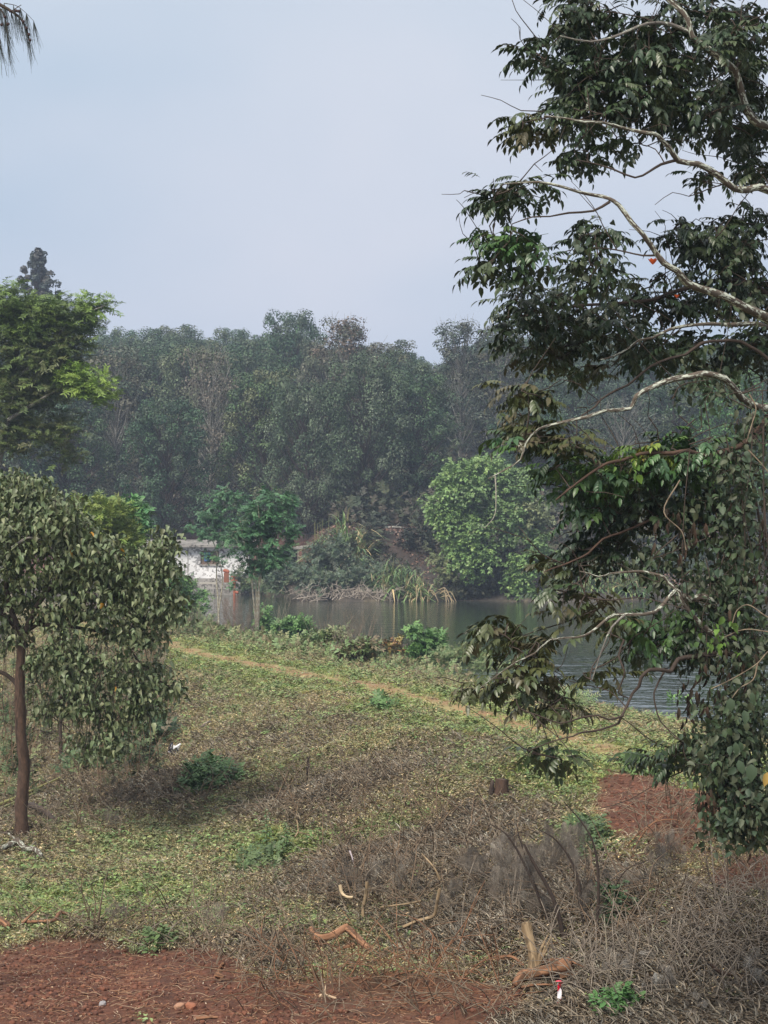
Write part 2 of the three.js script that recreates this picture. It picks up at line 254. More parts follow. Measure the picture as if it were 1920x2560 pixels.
// the lake
{
  const bmp = dataTex(1024, (u, v) => { let h = 0; h = 0.5 * tnoise(u, v, 8, 3) + 0.6 * tfbm(u, v, 20, 3, 20) + 0.3 * tnoise(u, v, 64, 11); return [h / 1.4, h / 1.4, h / 1.4]; });
  const xs = [-130, -80, -50, -34, -24, -16, -10, -5, -2], zs = [20, -5, -20, -30, -36]; for (let x = 0; x < 17; x += 0.11) xs.push(x); xs.push(18, 21, 26, 34, 50, 80, 130, 220); for (let d = 39; d < 86; d += 0.13) zs.push(-d); zs.push(-88, -95, -105, -115, -125, -140, -160, -206);
  const wave = (x, z) => { const k = sstep(84, 58, -z) * sstep(-2, 1.5, x) * sstep(18, 16.5, x); if (k <= 0) return 0; const w = (a, f, q) => { const u = x * Math.cos(a) * 0.55 + z * Math.sin(a); return 1 - Math.abs(2 * noise3(u * f + q, x * f * 0.35, q) - 1); }; return k * (0.028 * (noise3(x * 0.9, z * 1.7, 2) - 0.5) + 0.03 * (w(1.4, 1.5, 3) - 0.5) + 0.016 * (noise3(x * 2.2, z * 4.2, 8) - 0.5)); };
  const pos = [], uv = [], idx = [], W = xs.length; for (const z of zs) for (const x of xs) { pos.push(x, wave(x, z), z); uv.push(x / 11, z / 5.5); }
  for (let q = 0; q < zs.length - 1; q++) for (let i = 0; i < W - 1; i++) { const a = q * W + i, x = (xs[i] + xs[i + 1]) / 2, z = (zs[q] + zs[q + 1]) / 2; if (Math.min(dryS(xs[i + 1], zs[q]), dryS(xs[i + 1], zs[q + 1])) > -5) continue; idx.push(a, a + 1, a + W, a + 1, a + W + 1, a + W); }
  const g = mk(pos, null, uv, idx);
  const m = new THREE.MeshPhysicalMaterial({ color: lin(0.022, 0.034, 0.022), roughness: 0.06, ior: 1.33, bumpMap: bmp, bumpScale: 0.028 });
  tag(part('lake', g, m, scene, 'structure'), 'dark green lake with small ripples behind the grassy dam');
}

// ───────────────────────── the wood on the far slope ─────────────────────────
const barkGrey = bark([0.30, 0.28, 0.27], [0.52, 0.50, 0.48], 0.3), barkDark = bark([0.16, 0.13, 0.12], [0.34, 0.29, 0.26], 0), barkPale = bark([0.45, 0.42, 0.36], [0.72, 0.68, 0.6], 0.2), barkLichen = bark([0.25, 0.22, 0.2], [0.42, 0.38, 0.34], 0.75, 4), barkBrown = bark([0.17, 0.13, 0.11], [0.4, 0.31, 0.26], 0, 7);
const stickBrown = bark([0.3, 0.25, 0.21], [0.56, 0.47, 0.38], 0, 8);
const woodRoot = wood([0.32, 0.21, 0.15], [0.74, 0.56, 0.43]), woodPale = wood([0.4, 0.33, 0.25], [0.78, 0.69, 0.56]), woodDry = wood([0.36, 0.31, 0.26], [0.66, 0.6, 0.52]), stickGrey = bark([0.32, 0.28, 0.25], [0.62, 0.58, 0.53], 0, 8), stickDark = bark([0.14, 0.11, 0.1], [0.3, 0.25, 0.22], 0);
const leafWood = new THREE.MeshStandardMaterial({ vertexColors: true, roughness: 0.62, side: THREE.DoubleSide });
// a crown of many small leaf sprays set on clumps, and the limbs that carry them, 9 m wide and 13 m tall
function woodTree(kind, sd) {
  seed(sd); const K = { dense: { w: 9, h: 13, low: 0.1, clumps: 120, per: 210, cr: 0.95, sz: 0.22 }, broad: { w: 11, h: 12, low: 0.14, clumps: 125, per: 210, cr: 1.05, sz: 0.22 }, thin: { w: 7, h: 17, low: 0.22, clumps: 60, per: 120, cr: 0.95, sz: 0.25 }, dry: { w: 8, h: 13, low: 0.12, clumps: 75, per: 110, cr: 1.1, sz: 0.22 }, conifer: { w: 13, h: 28, low: 0.45, clumps: 150, per: 90, cr: 0.85, sz: 0.32 } }[kind];
  const wood = [], nodes = [], pos = [], nor = [], uv = [], col = [], idx = [];
  const trunk = []; for (let i = 0; i <= 5; i++) { const t = i / 5; trunk.push(V(gauss() * 0.25 * t, K.h * 0.86 * t, gauss() * 0.25 * t)); }
  wood.push(tube(trunk, trunk.map((_, i) => lerp(0.2, 0.04, i / 5)), 6, 2));
  const cv = new THREE.CatmullRomCurve3(trunk);
  const pal = { dense: [[0.054, 0.096, 0.040], [0.085, 0.127, 0.050], [0.116, 0.124, 0.062]], broad: [[0.078, 0.101, 0.050], [0.116, 0.139, 0.070], [0.155, 0.155, 0.096]], thin: [[0.078, 0.093, 0.054], [0.132, 0.124, 0.085], [0.155, 0.116, 0.078]], dry: [[0.124, 0.109, 0.074], [0.155, 0.132, 0.093], [0.093, 0.109, 0.056]], conifer: [[0.06, 0.085, 0.07], [0.08, 0.1, 0.08], [0.1, 0.1, 0.085]] }[kind];
  for (let c = 0; c < K.clumps; c++) {
    const t = lerp(K.low, 0.98, ((c + rnd()) / K.clumps) ** (kind === 'thin' ? 0.7 : 0.85)), a = c * 2.399 + R(-0.5, 0.5);
    let prof = kind === 'conifer' ? (1 - t) ** 0.8 * 1.15 + 0.01 : Math.sqrt(Math.max(0.05, 1 - ((t - 0.5) / 0.56) ** 2)) * (kind === 'thin' ? R(0.5, 1.1) : 1);
    const r = K.w / 2 * prof * (kind === 'conifer' ? R(0.3, 1.1) : Math.sqrt(R(0.1, 1.1))), P = V(Math.cos(a) * r, K.h * t + gauss() * 0.5, Math.sin(a) * r);
    const s = cv.getPoint(clamp(t - 0.14 - r * 0.02, 0.05, 1) / 1), mid = s.clone().lerp(P, 0.55).add(V(gauss() * 0.3, kind === 'conifer' ? 0.1 : -0.25, gauss() * 0.3));
    wood.push(tube([s, mid, P], [0.075, 0.05, 0.018], 4, 2)); if (kind === 'thin' || kind === 'dry') for (let k = 0; k < 4; k++) { const e = P.clone().add(V(gauss(), R(0.2, 1.6), gauss())); wood.push(tube([mid.clone().lerp(P, rnd()), e], [0.022, 0.008], 3, 1)); }
    const cr = K.cr * R(0.7, 1.25) * (kind === 'conifer' ? 0.35 + 0.85 * (1 - t) : 1), base = pick(pal);
    for (let k = 0; k < K.per; k++) {
      const v = V(gauss(), gauss() * 0.8 + 0.25, gauss()); v.normalize().multiplyScalar(cr * Math.cbrt(R(0.12, 1))); v.y *= kind === 'conifer' ? 1.25 : 0.85;
      const p = P.clone().add(v), n = v.clone().normalize().add(V(gauss() * 0.6, 0.5 + gauss() * 0.5, gauss() * 0.6)).normalize(), u = V(gauss(), gauss() * 0.6 - 0.3, gauss()).normalize(), w = V(0, 0, 0).crossVectors(n, u).normalize(); u.crossVectors(w, n);
      const L = K.sz * R(0.6, 1.25), wd = L * R(0.26, 0.4), i0 = pos.length / 3, q = 0.4 + 1.5 * rnd() * rnd() + 0.25 * rnd(), cc = base.map(x => x * q);
      for (const [f, g] of [[-0.5, 0], [0.05, 1], [0.5, 0], [0.05, -1]]) { pos.push(p.x + u.x * f * L + w.x * g * wd, p.y + u.y * f * L + w.y * g * wd - (f * f) * 0.2 * L, p.z + u.z * f * L + w.z * g * wd); nor.push(n.x, n.y, n.z); uv.push(f, g); col.push(...cc); }
      idx.push(i0, i0 + 2, i0 + 1, i0, i0 + 3, i0 + 2);
    }
  }
  return { wood: merge(wood), crown: mk(pos, nor, uv, idx, col), h: K.h, w: K.w };
}
const kinds = { dense: [woodTree('dense', 11), woodTree('dense', 12), woodTree('dense', 17)], broad: [woodTree('broad', 13), woodTree('broad', 14)], thin: [woodTree('thin', 15), woodTree('thin', 19)], dry: [woodTree('dry', 16)], conifer: [woodTree('conifer', 18)] };
const tints = [[0.62, 0.82, 0.82], [0.85, 0.85, 0.92], [0.48, 0.72, 0.78], [0.92, 1.02, 0.9], [0.8, 1.3, 0.7]].map(c => { const m = leafWood.clone(); m.color.setRGB(...c); return m; });
// [px of the trunk, metres ahead, row of the top, px wide, kind, variant, tint, label]
const woodRows = [
  [10, 172, 1010, 260, 'dense', 0, 2, 'dark blue-green tree at the left edge behind the small leaning tree'],
  [165, 176, 985, 230, 'dense', 1, 0, 'dark tree just right of the bright feathery crown in the wood'],
  [292, 180, 868, 210, 'thin', 0, 0, 'tall grey tree with pale bare trunk left of the white building'],
  [415, 173, 1000, 230, 'dense', 2, 2, 'dark low tree standing over the roof of the white building'],
  [525, 182, 888, 220, 'dry', 0, 1, 'brownish half-dry tree with hanging grey twigs above the white building'],
  [660, 178, 930, 220, 'dense', 0, 3, 'olive tree with lighter leaves above the paired saplings'],
  [770, 171, 960, 240, 'broad', 0, 0, 'broad grey-green tree behind the tall reed clump'],
  [872, 186, 795, 190, 'thin', 1, 1, 'tallest thin tree rising in the middle of the skyline'],
  [912, 172, 905, 230, 'broad', 1, 0, 'olive-grey tree with dark straight trunk above the leaf-strewn slope'],
  [1035, 176, 930, 220, 'dense', 1, 0, 'dense green tree left of the bright creeper-covered tree'],
  [1150, 188, 800, 190, 'thin', 0, 2, 'tall thin tree with pale trunks right of the skyline dip'],
  [1255, 186, 815, 200, 'thin', 1, 0, 'tall thin tree partly behind the hanging branch tips'],
  [1330, 172, 1020, 230, 'dense', 2, 2, 'dark tree close behind the bright creeper-covered tree'],
  [1440, 177, 935, 230, 'broad', 0, 2, 'blue-green tree seen through the gap below the lichen branch'],
  [1560, 172, 1000, 220, 'dry', 0, 2, 'leafless-looking grey tree under the long lichen branch'],
  [1690, 176, 960, 240, 'dense', 0, 0, 'shadowy tree behind the yellowing leaves of the near tree'],
  [1830, 170, 930, 220, 'dense', 1, 4, 'bright green tree glimpsed at the right edge through branches'],
  [90, 215, 900, 230, 'broad', 1, 0, 'second-row tree behind the bright feathery crown'],
  [230, 212, 905, 240, 'dense', 0, 1, 'second-row tree left of the pale bare trunk'],
  [380, 218, 868, 230, 'dense', 2, 0, 'second-row tree between the pale trunk and the brownish tree'],
  [480, 214, 872, 230, 'broad', 0, 3, 'second-row olive tree directly above the white building'],
  [610, 220, 872, 220, 'dense', 1, 0, 'second-row tree left of the round crown on the ridge'],
  [728, 226, 784, 180, 'dense', 2, 2, 'round dark tree crown standing out on the ridge line'],
  [820, 216, 868, 200, 'broad', 1, 1, 'second-row tree left of the tallest thin tree'],
  [960, 218, 862, 220, 'dense', 0, 1, 'second-row tree right of the tallest thin tree'],
  [1075, 214, 905, 220, 'broad', 0, 0, 'second-row tree below the dip in the skyline'],
  [1210, 216, 900, 230, 'dense', 1, 1, 'second-row tree between the two tall thin trees at right'],
  [1360, 214, 905, 240, 'dense', 2, 0, 'second-row tree right of the tall thin pair'],
  [1500, 216, 895, 240, 'broad', 1, 2, 'second-row tree behind the lichen branch elbow'],
  [1660, 214, 900, 240, 'dense', 0, 2, 'second-row tree hidden in the near tree foliage'],
  [1820, 212, 900, 240, 'broad', 0, 0, 'second-row tree at the far right edge'],
  [92, 232, 616, 330, 'conifer', 0, 1, 'lone tall conifer spire rising above the wood at left'],
];
{
  const protos = new Map();
  for (const [px, d, top, wpx, kind, vi, ti, label] of woodRows) {
    seed(px + d); const k = kinds[kind][vi], p = at(px, 1300, d); const b = onGround(p.x, p.z, -0.15), h = at(px, top, d).y - b.y, w = wpx / F * d;
    const id = kind + vi + '_' + ti; let o = protos.get(id);
    if (!o) { o = thing(kind === 'conifer' ? 'conifer' : 'forest_tree', label, 'tree', b, 'trees of the wood behind the lake'); part('trunk', k.wood, kind === 'thin' || kind === 'dry' ? barkGrey : barkDark, o); part('crown', k.crown, tints[ti], o); protos.set(id, o); }
    else { o = o.clone(); o.name = numbered('forest_tree'); o.userData.label = label; scene.add(o); }
    o.position.copy(b); o.scale.set(w / k.w, h / k.h, w / k.w * R(0.9, 1.1)); o.rotation.y = R(0, 6.28);
  }
  // the ridge behind: a far-off wood that reads as one mass
  seed(77); const list = [[], [], []];
  for (let i = 0; i < 420; i++) {
    const d = R(236, 380), px = R(-700, 2700), p = at(px, 1000, d), b = onGround(p.x, p.z, -0.3); const dip = 60 * Math.exp(-(((px - 1090) / 110) ** 2)) - 22 * Math.exp(-(((px - 430) / 160) ** 2));
    const topRow = d < 275 ? 858 + dip + R(-14, 34) : 878 + dip + R(0, 30), hh = clamp(at(px, topRow, d).y - b.y, 7, 22), k = Math.floor(rnd() * 3);
    const m = new THREE.Matrix4().compose(b, new THREE.Quaternion().setFromAxisAngle(V(0, 1, 0), R(0, 6.28)), V(hh / 12 * R(0.75, 1.0), hh / 12.6, hh / 12 * R(0.75, 1.0))); list[k].push({ m, c: jitter(pick([[0.6, 0.85, 0.8], [0.75, 0.9, 0.8], [0.5, 0.75, 0.75]]), 0.12) });
  }
  const g = new THREE.Group(); g.name = 'ridge_wood'; tag(g, 'dense wood covering the ridge and forming the skyline', 'wood', null, 'stuff'); scene.add(g);
  [kinds.dense[0], kinds.broad[0], kinds.dense[2]].forEach((k, i) => instanced('crowns', k.crown, leafWood, list[i], g));
  // dark bushes on the slope below the wood
  { const bs = []; seed(9); const sg2 = shoot(10, 0.4, 0.45, 0.6); for (let b = 0; b < 95; b++) { const x = R(-2, 42), d = shoreD(x) + R(9, 31), r = R(0.8, 1.9), hh = R(0.8, 2.8); if (fbm(x * 0.2 + 2, d * 0.2, 2) < 0.4) continue; for (let i = 0; i < 70; i++) { const u = V(gauss(), 0, gauss()).multiplyScalar(r * 0.6), p = onGround(x + u.x, -d + u.z, hh * rnd() * clamp(1.2 - u.length() / r)); bs.push({ m: frame(p, V(gauss(), R(-0.2, 0.9), gauss()), V(0, 1, 0.1), R(0.5, 0.9)), c: jitter(pick([[0.035, 0.05, 0.035], [0.05, 0.062, 0.04], [0.06, 0.06, 0.045]]), 0.3) }); } } tag(instanced('slope_bushes', sg2, std(0xffffff, 0.8), bs, scene), 'dark low bushes scattered over the leaf-strewn slope', 'undergrowth'); }
  // low growth under the wood's front edge
  const low = []; seed(5); const sg = shoot(9, 0.42, 0.5, 0.6);
  for (let i = 0; i < 24000; i++) { const x = R(-45, 50), d = shoreD(x) + R(9, 60), p = onGround(x, -d, R(0, 2.6) * rnd()); if (d < shoreD(x) + 24 && fbm(x * 0.25, d * 0.25, 2) < 0.44) continue; if (x < -3 && d < shoreD(x) + 24) continue; low.push({ m: frame(p, V(gauss(), R(0, 1), gauss()), V(0, 1, 0.1), R(0.5, 1.2)), c: jitter(pick([[0.04, 0.055, 0.03], [0.06, 0.07, 0.035], [0.07, 0.06, 0.045]]), 0.3) }); }
  tag(instanced('undergrowth', sg, std(0xffffff, 0.8), low, scene), 'dark undergrowth beneath the trees on the far slope', 'undergrowth');
  const lit = []; const lg = leafGeo(0.6, 0.3, 0.3);
  for (let i = 0; i < 22000; i++) { const x = R(-6, 40), d = shoreD(x) + R(3, 34), p = onGround(x, -d, 0.05); if (fbm(x * 0.3, d * 0.3, 3) < 0.42) continue; lit.push({ m: frame(p, V(gauss(), gauss() * 0.3, gauss()), V(gauss() * 0.5, 1, gauss() * 0.5), R(0.14, 0.34)), c: jitter(pick([[0.22, 0.13, 0.1], [0.15, 0.085, 0.065], [0.28, 0.19, 0.15]]), 0.3) }); }
  tag(instanced('leaf_litter', lg, std(0xffffff, 0.85), lit, scene), 'brown fallen leaves on the open slope under the wood', 'leaf litter');
}

// ───────────────────────── the pump house on the far shore ─────────────────────────
{
  const d = 158, P = (px, py) => at(px, py, d), o0 = P(480, 1446), base = V(o0.x, o0.y, -d);
  const X = px => P(px, 1400).x - base.x, Y = py => P(600, py).y - base.y;
  const hut = thing('pump_house', 'white-walled old building with flat roof across the lake', 'building', base);
  const grime = dataTex(512, (u, v) => { const n = tfbm(u, v, 6, 5, 3), blot = 0.5 * sstep(0.58, 0.66, tfbm(u, v, 14, 4, 30)), k = 0.78 + 0.14 * n, st = sstep(0.62, 0.75, tnoise(u, v, 40, 2) * 0.6 + tfbm(u, v, 5, 2, 8) * 0.5) * 0.3; return [lerp(k, 0.42, blot * 0.75) - st, lerp(k, 0.4, blot * 0.75) - st, lerp(k * 1.01, 0.4, blot * 0.75) - st]; }, true);
  grime.repeat.set(0.22, 0.22);
  const wallM = new THREE.MeshStandardMaterial({ map: grime, roughness: 0.9 }), conc = new THREE.MeshStandardMaterial({ map: grime, color: lin(0.42, 0.4, 0.37), roughness: 0.95 });
  const uvm = g => { const p = g.attributes.position, n = g.attributes.normal, u = g.attributes.uv; for (let i = 0; i < p.count; i++) Math.abs(n.getZ(i)) > 0.5 ? u.setXY(i, p.getX(i), p.getY(i)) : Math.abs(n.getX(i)) > 0.5 ? u.setXY(i, p.getZ(i), p.getY(i)) : u.setXY(i, p.getX(i), p.getZ(i)); return g; };
  const l = X(300), r = X(622), wl = X(501), wr = X(548), wb = Y(1411), wt = Y(1377), top = Y(1368);
  part('wall', uvm(merge([box(l, wl, 0, top, -0.25, 0), box(wr, r, 0, top, -0.25, 0), box(wl, wr, 0, wb, -0.25, 0), box(wl, wr, wt, top, -0.25, 0), box(l, l + 0.25, 0, top, -5, -0.25), box(r - 0.25, r, 0, top, -5, -0.25), box(l, r, 0, top, -5.25, -5)])), wallM, hut);
  const win = part('window', box(wl, wr, wb, wt, -0.22, -0.17), std(lin(0.16, 0.11, 0.085), 0.9), hut);
  part('shutter', box(X(510), X(526), Y(1403), Y(1381), -0.16, -0.1), std(lin(0.045, 0.13, 0.34), 0.7), win); part('sill', uvm(box(wl - 0.1, wr + 0.1, wb - 0.12, wb - 0.002, -0.1, 0.12)), conc, win);
  for (const px of [430, 470]) part('wall_joint', box(X(px) - 0.03, X(px) + 0.03, 0.05, top - 0.05, 0.0, 0.012), std(lin(0.2, 0.19, 0.17)), hut);
  const rf = new THREE.Shape([new THREE.Vector2(0.7, 0), new THREE.Vector2(0.7, 0.2), new THREE.Vector2(-5.6, 0.62), new THREE.Vector2(-5.6, 0.4)]), rg = new THREE.ExtrudeGeometry(rf, { depth: r - l + 0.8, bevelEnabled: false }); rg.rotateY(-Math.PI / 2); rg.translate(r + 0.4, top + 0.003, 0);
  part('roof', uvm(rg), conc, hut);
  // the open bay to the right with a lower sheet roof on posts
  const r2 = X(758), porch = part('porch_roof', box(r + 0.41, r2, Y(1373), Y(1368), -4, 0.5), std(lin(0.25, 0.23, 0.21), 0.8), hut);
  part('post', tube([V(X(747), -0.6, 0.3), V(X(746), Y(1373), 0.3)], [0.09, 0.08], 7, 1), stickGrey, hut);
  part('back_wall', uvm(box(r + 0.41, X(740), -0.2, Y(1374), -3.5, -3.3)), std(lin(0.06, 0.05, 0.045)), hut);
  const sh = []; for (let i = 0; i < 6; i++) { const w = (X(694) - X(677)) / 6; sh.push(box(X(677) + i * w, X(677) + (i + 0.62) * w, Y(1420), Y(1390), 0.1, 0.16 + (i % 2) * 0.03)); }
  part('sheet_panel', merge(sh), std(lin(0.42, 0.47, 0.5), 0.5), hut);
  part('low_wall', box(X(695), X(722), Y(1415), Y(1394), 0.05, 0.3), std(lin(0.11, 0.07, 0.06)), hut);
  for (const [y0, y1, z0, z1, x0, x1] of [[1458, 1446.5, 0.1, 1.2, 340, 640], [1468, 1458.5, 1.2, 2.4, 400, 610], [1490, 1468.5, 2.4, 4.4, 430, 640]]) part('step', uvm(box(X(x0), X(x1), Y(y0) - 0.6, Y(y1), -0.3, z1)), conc, hut);
  for (const [x0, x1, y] of [[505, 548, 1459]]) part('slab', box(X(x0), X(x1), Y(y) + 0.02, Y(y) + 0.14, 1.3, 2.2), std(lin(0.4, 0.38, 0.34)), hut);
  // orange pump fittings
  const org = std(lin(0.36, 0.11, 0.06), 0.7);
  const pb = at(586, 1478, 152); pb.y = 0; const pump = thing('pump_pipe', 'orange upright pipe with a flange standing in the water', 'pipe', pb);
  part('pipe', tube([V(0, -0.4, 0), V(0, 0.9, 0), V(-0.02, 1.45, 0)], [0.1, 0.1, 0.12], 10, 1), org, pump); part('flange', new THREE.CylinderGeometry(0.26, 0.26, 0.1, 12).translate(0, 1.2, 0), org, pump); part('flange', new THREE.CylinderGeometry(0.24, 0.24, 0.08, 12).translate(-0.02, 1.5, 0), org, pump); part('stub', tube([V(0.1, 0.25, 0), V(0.32, 0.22, 0.1)], 0.11, 8, 1), org, pump);
  const fb = at(566, 1428, 154), flo = thing('motor', 'orange pump motor at the white wall right of the window', 'motor', fb);
  part('casing', new THREE.CapsuleGeometry(0.15, 0.25, 4, 10).rotateZ(1.2), org, flo); part('stand', box(-0.2, 0.2, -0.9, -0.12, -0.12, 0.12), std(lin(0.25, 0.1, 0.06)), flo);
}

// ───────────────────────── growing branches and leaves ─────────────────────────
const leafMats = new Map();
function leafMat(c, o = {}) { const k = c.map(x => x.toFixed(3)).join() + JSON.stringify(o); if (!leafMats.has(k)) leafMats.set(k, new THREE.MeshPhysicalMaterial({ color: lin(...c), roughness: 0.42, side: THREE.DoubleSide, transmission: 0, ...o })); return leafMats.get(k); }
// limb: [[px, py], ...] at a depth (a number or one per point) with radii in metres
function limb(pts, d, r0, r1, sides = 7, per = 5, rough = 0.12, wob = 0) {
  let n = pts.length; const P = pts.map((p, i) => p.isVector3 ? p : at(p[0], p[1], p[2] ?? (Array.isArray(d) ? lerp(d[0], d[1], i / (n - 1)) : d)));
  const W0 = wob; if (W0) { const cv0 = new THREE.CatmullRomCurve3(P, false, 'centripetal'), N = Math.max(n, Math.round(cv0.getLength() / 0.22)), Q = cv0.getPoints(N).map((q, i) => i && i < N ? q.add(V(gauss(), gauss(), gauss()).multiplyScalar(W0)) : q); P.length = 0; P.push(...Q); n = P.length; per = 2; }
  const rad = P.map((_, i) => lerp(r0, r1, (i / (n - 1)) ** 0.75)), g = tube(P, rad, sides, per, rough), cv = new THREE.CatmullRomCurve3(P, false, 'centripetal'), nodes = [];
  const m = Math.max(4, Math.round(cv.getLength() / 0.12)); for (let i = 0; i <= m; i++) nodes.push(cv.getPoint(i / m));
  return { g, nodes };
}
// twigs that reach every spot from the nearest wood
function reach(nodes, spots, r, geos, sag = 0.12, sides = 4) {
  const near = p => { let b = null, bd = 1e9; for (const n of nodes) { const q = n.distanceToSquared(p); if (q < bd) { bd = q; b = n; } } return [b, Math.sqrt(bd)]; };
  const todo = spots.map(s => ({ s, d: near(s.p)[1] })).sort((a, b) => a.d - b.d);
  for (const { s } of todo) {
    const [b, dist] = near(s.p); s.from = b; const mid = b.clone().lerp(s.p, 0.55); mid.y += dist * sag * R(-0.3, 1.2); mid.x += gauss() * dist * 0.1; mid.z += gauss() * dist * 0.1;
    geos.push(tube([b, mid, s.p], [r * Math.min(1.6, 0.7 + dist * 0.5), r * 0.75, r * 0.4], sides, 2)); for (let t = 0.3; t <= 1; t += 0.35) nodes.push(b.clone().lerp(mid, t)); nodes.push(mid.clone().lerp(s.p, 0.5), s.p.clone());
  }
}
function blobs(list, k = 1) {                           // [px, py, rx, ry, depth, depth reach, count]
  const out = []; for (const [px, py, rx, ry, d, dr, n, mark] of list) for (let i = 0; i < n * k; i++) { const v = V(gauss(), gauss(), gauss()).normalize().multiplyScalar(Math.cbrt(R(0.05, 1))); out.push({ p: at(px + v.x * rx, py + v.y * ry, d + v.z * dr), mark }); } return out;
}
// leaves: [{ p, dir, up, s, c }] -> the 300 nearest the front as parts, the rest as one mass
function setLeaves(root, base, leaves, geos, o = {}) {
  leaves.forEach((l, i) => l.k = i % geos.length); leaves.sort((a, b) => a.p.distanceToSquared(EYE) - b.p.distanceToSquared(EYE));
  const inView = l => { const q = l.p.clone().sub(EYE); return Math.abs(q.x / q.z) < 0.2 && Math.abs(q.y / q.z) < 0.26; };
  let n = o.parts ?? 300; const rest = geos.map(() => []);
  for (const l of leaves) {
    const m = frame(l.p.clone().sub(base), l.dir, l.up, l.s);
    if (n > 0 && inView(l)) { n--; const mesh = part('leaf', geos[l.k], leafMat(l.c, o.mat), root); m.decompose(mesh.position, mesh.quaternion, mesh.scale); }
    else rest[l.k].push({ m, c: jitter(l.c, 0.18, 0.05) });
  }
  const white = leafMat([1, 1, 1], o.mat); rest.forEach((r, i) => { if (r.length) instanced('foliage', geos[i], white, r, root); });
}

// ───────────────────────── the large tree reaching in from the right ─────────────────────────
{
  seed(101); const D = 16, foot = gnd(2080, 2590, 13); foot.z = -16.4; foot.x = 4.2; foot.y = H(foot.x, foot.z) - 0.1;
  const t = thing('tulip_tree', 'large dark tree with lichen-spotted limbs and pinnate leaves filling the right side', 'tree', foot);
  const nodes = [], put = (name, L, mat) => { part(name, shifted(L.g, foot), mat, t); nodes.push(...L.nodes); };
  const tr = [foot, V(4.05, 1.6, -16.4), V(4.0, 3.6, -16.3), V(4.15, 5.6, -16.4), V(4.0, 7.6, -16.5), V(4.3, 9.6, -16.4), V(4.2, 11.5, -16.4)];
  put('trunk', limb(tr, 0, 0.24, 0.1, 12, 6, 0.08), barkLichen);
  const TR = (y, dx = 0) => V(4.05 + dx, y, -16.4);
  put('branch', limb([TR(8.0), [1915, 321, 16], [1861, 257, 15.8], [1836, 183, 15.7], [1792, 143, 15.6], [1728, 82, 15.5], [1713, 40, 15.5], [1668, -5, 15.5], [1600, -70, 15.4]], D, 0.0429, 0.0176, 8, 2, 0.16, 0.02), barkLichen);
  put('branch', limb([[1728, 82, 15.5], [1649, 54, 15.4], [1570, 79, 15.2], [1510, 99, 15.1], [1400, 90, 15]], D, 0.0187, 0.0064, 8, 2, 0.16, 0.02), barkGrey);
  put('branch', limb([TR(6.9), [1915, 468, 15.8], [1856, 472, 15.6], [1772, 430, 15.4], [1693, 400, 15.2], [1659, 351, 15.1], [1619, 336, 15], [1530, 311, 14.9], [1456, 306, 14.8], [1360, 290, 14.8]], D, 0.0390, 0.0072, 8, 2, 0.16, 0.02), barkLichen);
  put('branch', limb([[1693, 400, 15.2], [1644, 415, 15.2], [1604, 445, 15.1], [1560, 435, 15], [1490, 410, 15], [1440, 400, 15]], D, 0.0133, 0.0048, 8, 2, 0.16, 0.02), barkDark);
  put('branch', limb([TR(5.7), [1925, 800, 15.6], [1841, 761, 15.3], [1743, 717, 15], [1693, 687, 14.9], [1644, 638, 14.8], [1604, 578, 14.7], [1545, 514, 14.7], [1495, 489, 14.7], [1416, 475, 14.6], [1347, 455, 14.6], [1260, 460, 14.6]], D, 0.0452, 0.0056, 8, 2, 0.16, 0.02), barkLichen);
  put('branch', limb([[1525, 504, 14.7], [1466, 531, 14.7], [1397, 539, 14.7], [1337, 539, 14.6], [1280, 560, 14.6]], D, 0.0117, 0.0040, 8, 2, 0.16, 0.02), barkDark);
  put('branch', limb([[1644, 638, 14.8], [1590, 640, 14.8], [1530, 630, 14.8], [1480, 620, 14.7]], D, 0.0094, 0.0040, 8, 2, 0.16, 0.02), barkDark);
  put('branch', limb([TR(5.6), [1925, 822, 16.2], [1828, 812, 16], [1741, 815, 15.9], [1625, 838, 15.7], [1568, 872, 15.6], [1500, 900, 15.5]], D, 0.0265, 0.0056, 8, 2, 0.16, 0.02), barkLichen);
  put('branch', limb([TR(5.9), [1925, 740, 16.8], [1800, 700, 16.6], [1660, 740, 16.4], [1500, 760, 16.2], [1340, 780, 16], [1250, 800, 16]], D, 0.0312, 0.0064, 8, 2, 0.16, 0.02), barkDark);
  put('branch', limb([TR(4.3), [1950, 1030, 15.5], [1874, 1011, 15.2], [1787, 936, 14.9], [1712, 948, 14.8], [1643, 965, 14.7], [1590, 990, 14.6], [1580, 1018, 14.6], [1481, 1032, 14.5], [1394, 1058, 14.4], [1330, 1085, 14.4], [1301, 1150, 14.4], [1220, 1197, 14.4]], D, 0.0374, 0.0048, 8, 2, 0.16, 0.02), barkLichen);
  put('branch', limb([TR(5.2), [1850, 850, 16], [1712, 884, 15.8], [1596, 936, 15.6], [1510, 1000, 15.4], [1440, 1050, 15.3]], D, 0.0187, 0.0056, 8, 2, 0.16, 0.02), barkDark);
  put('branch', limb([TR(4.0), [1960, 1040, 15.6], [1886, 1081, 15.2], [1868, 1110, 15.1], [1760, 1140, 14.9], [1660, 1130, 14.8], [1560, 1150, 14.7], [1460, 1190, 14.6], [1390, 1250, 14.6]], D, 0.0390, 0.0064, 8, 2, 0.16, 0.02), barkBrown);
  put('branch', limb([TR(3.4), [1900, 1330, 15.6], [1790, 1320, 15.4], [1680, 1290, 15.2], [1540, 1340, 15], [1430, 1400, 14.9], [1360, 1430, 14.9]], D, 0.0234, 0.0048, 8, 2, 0.16, 0.02), barkBrown);
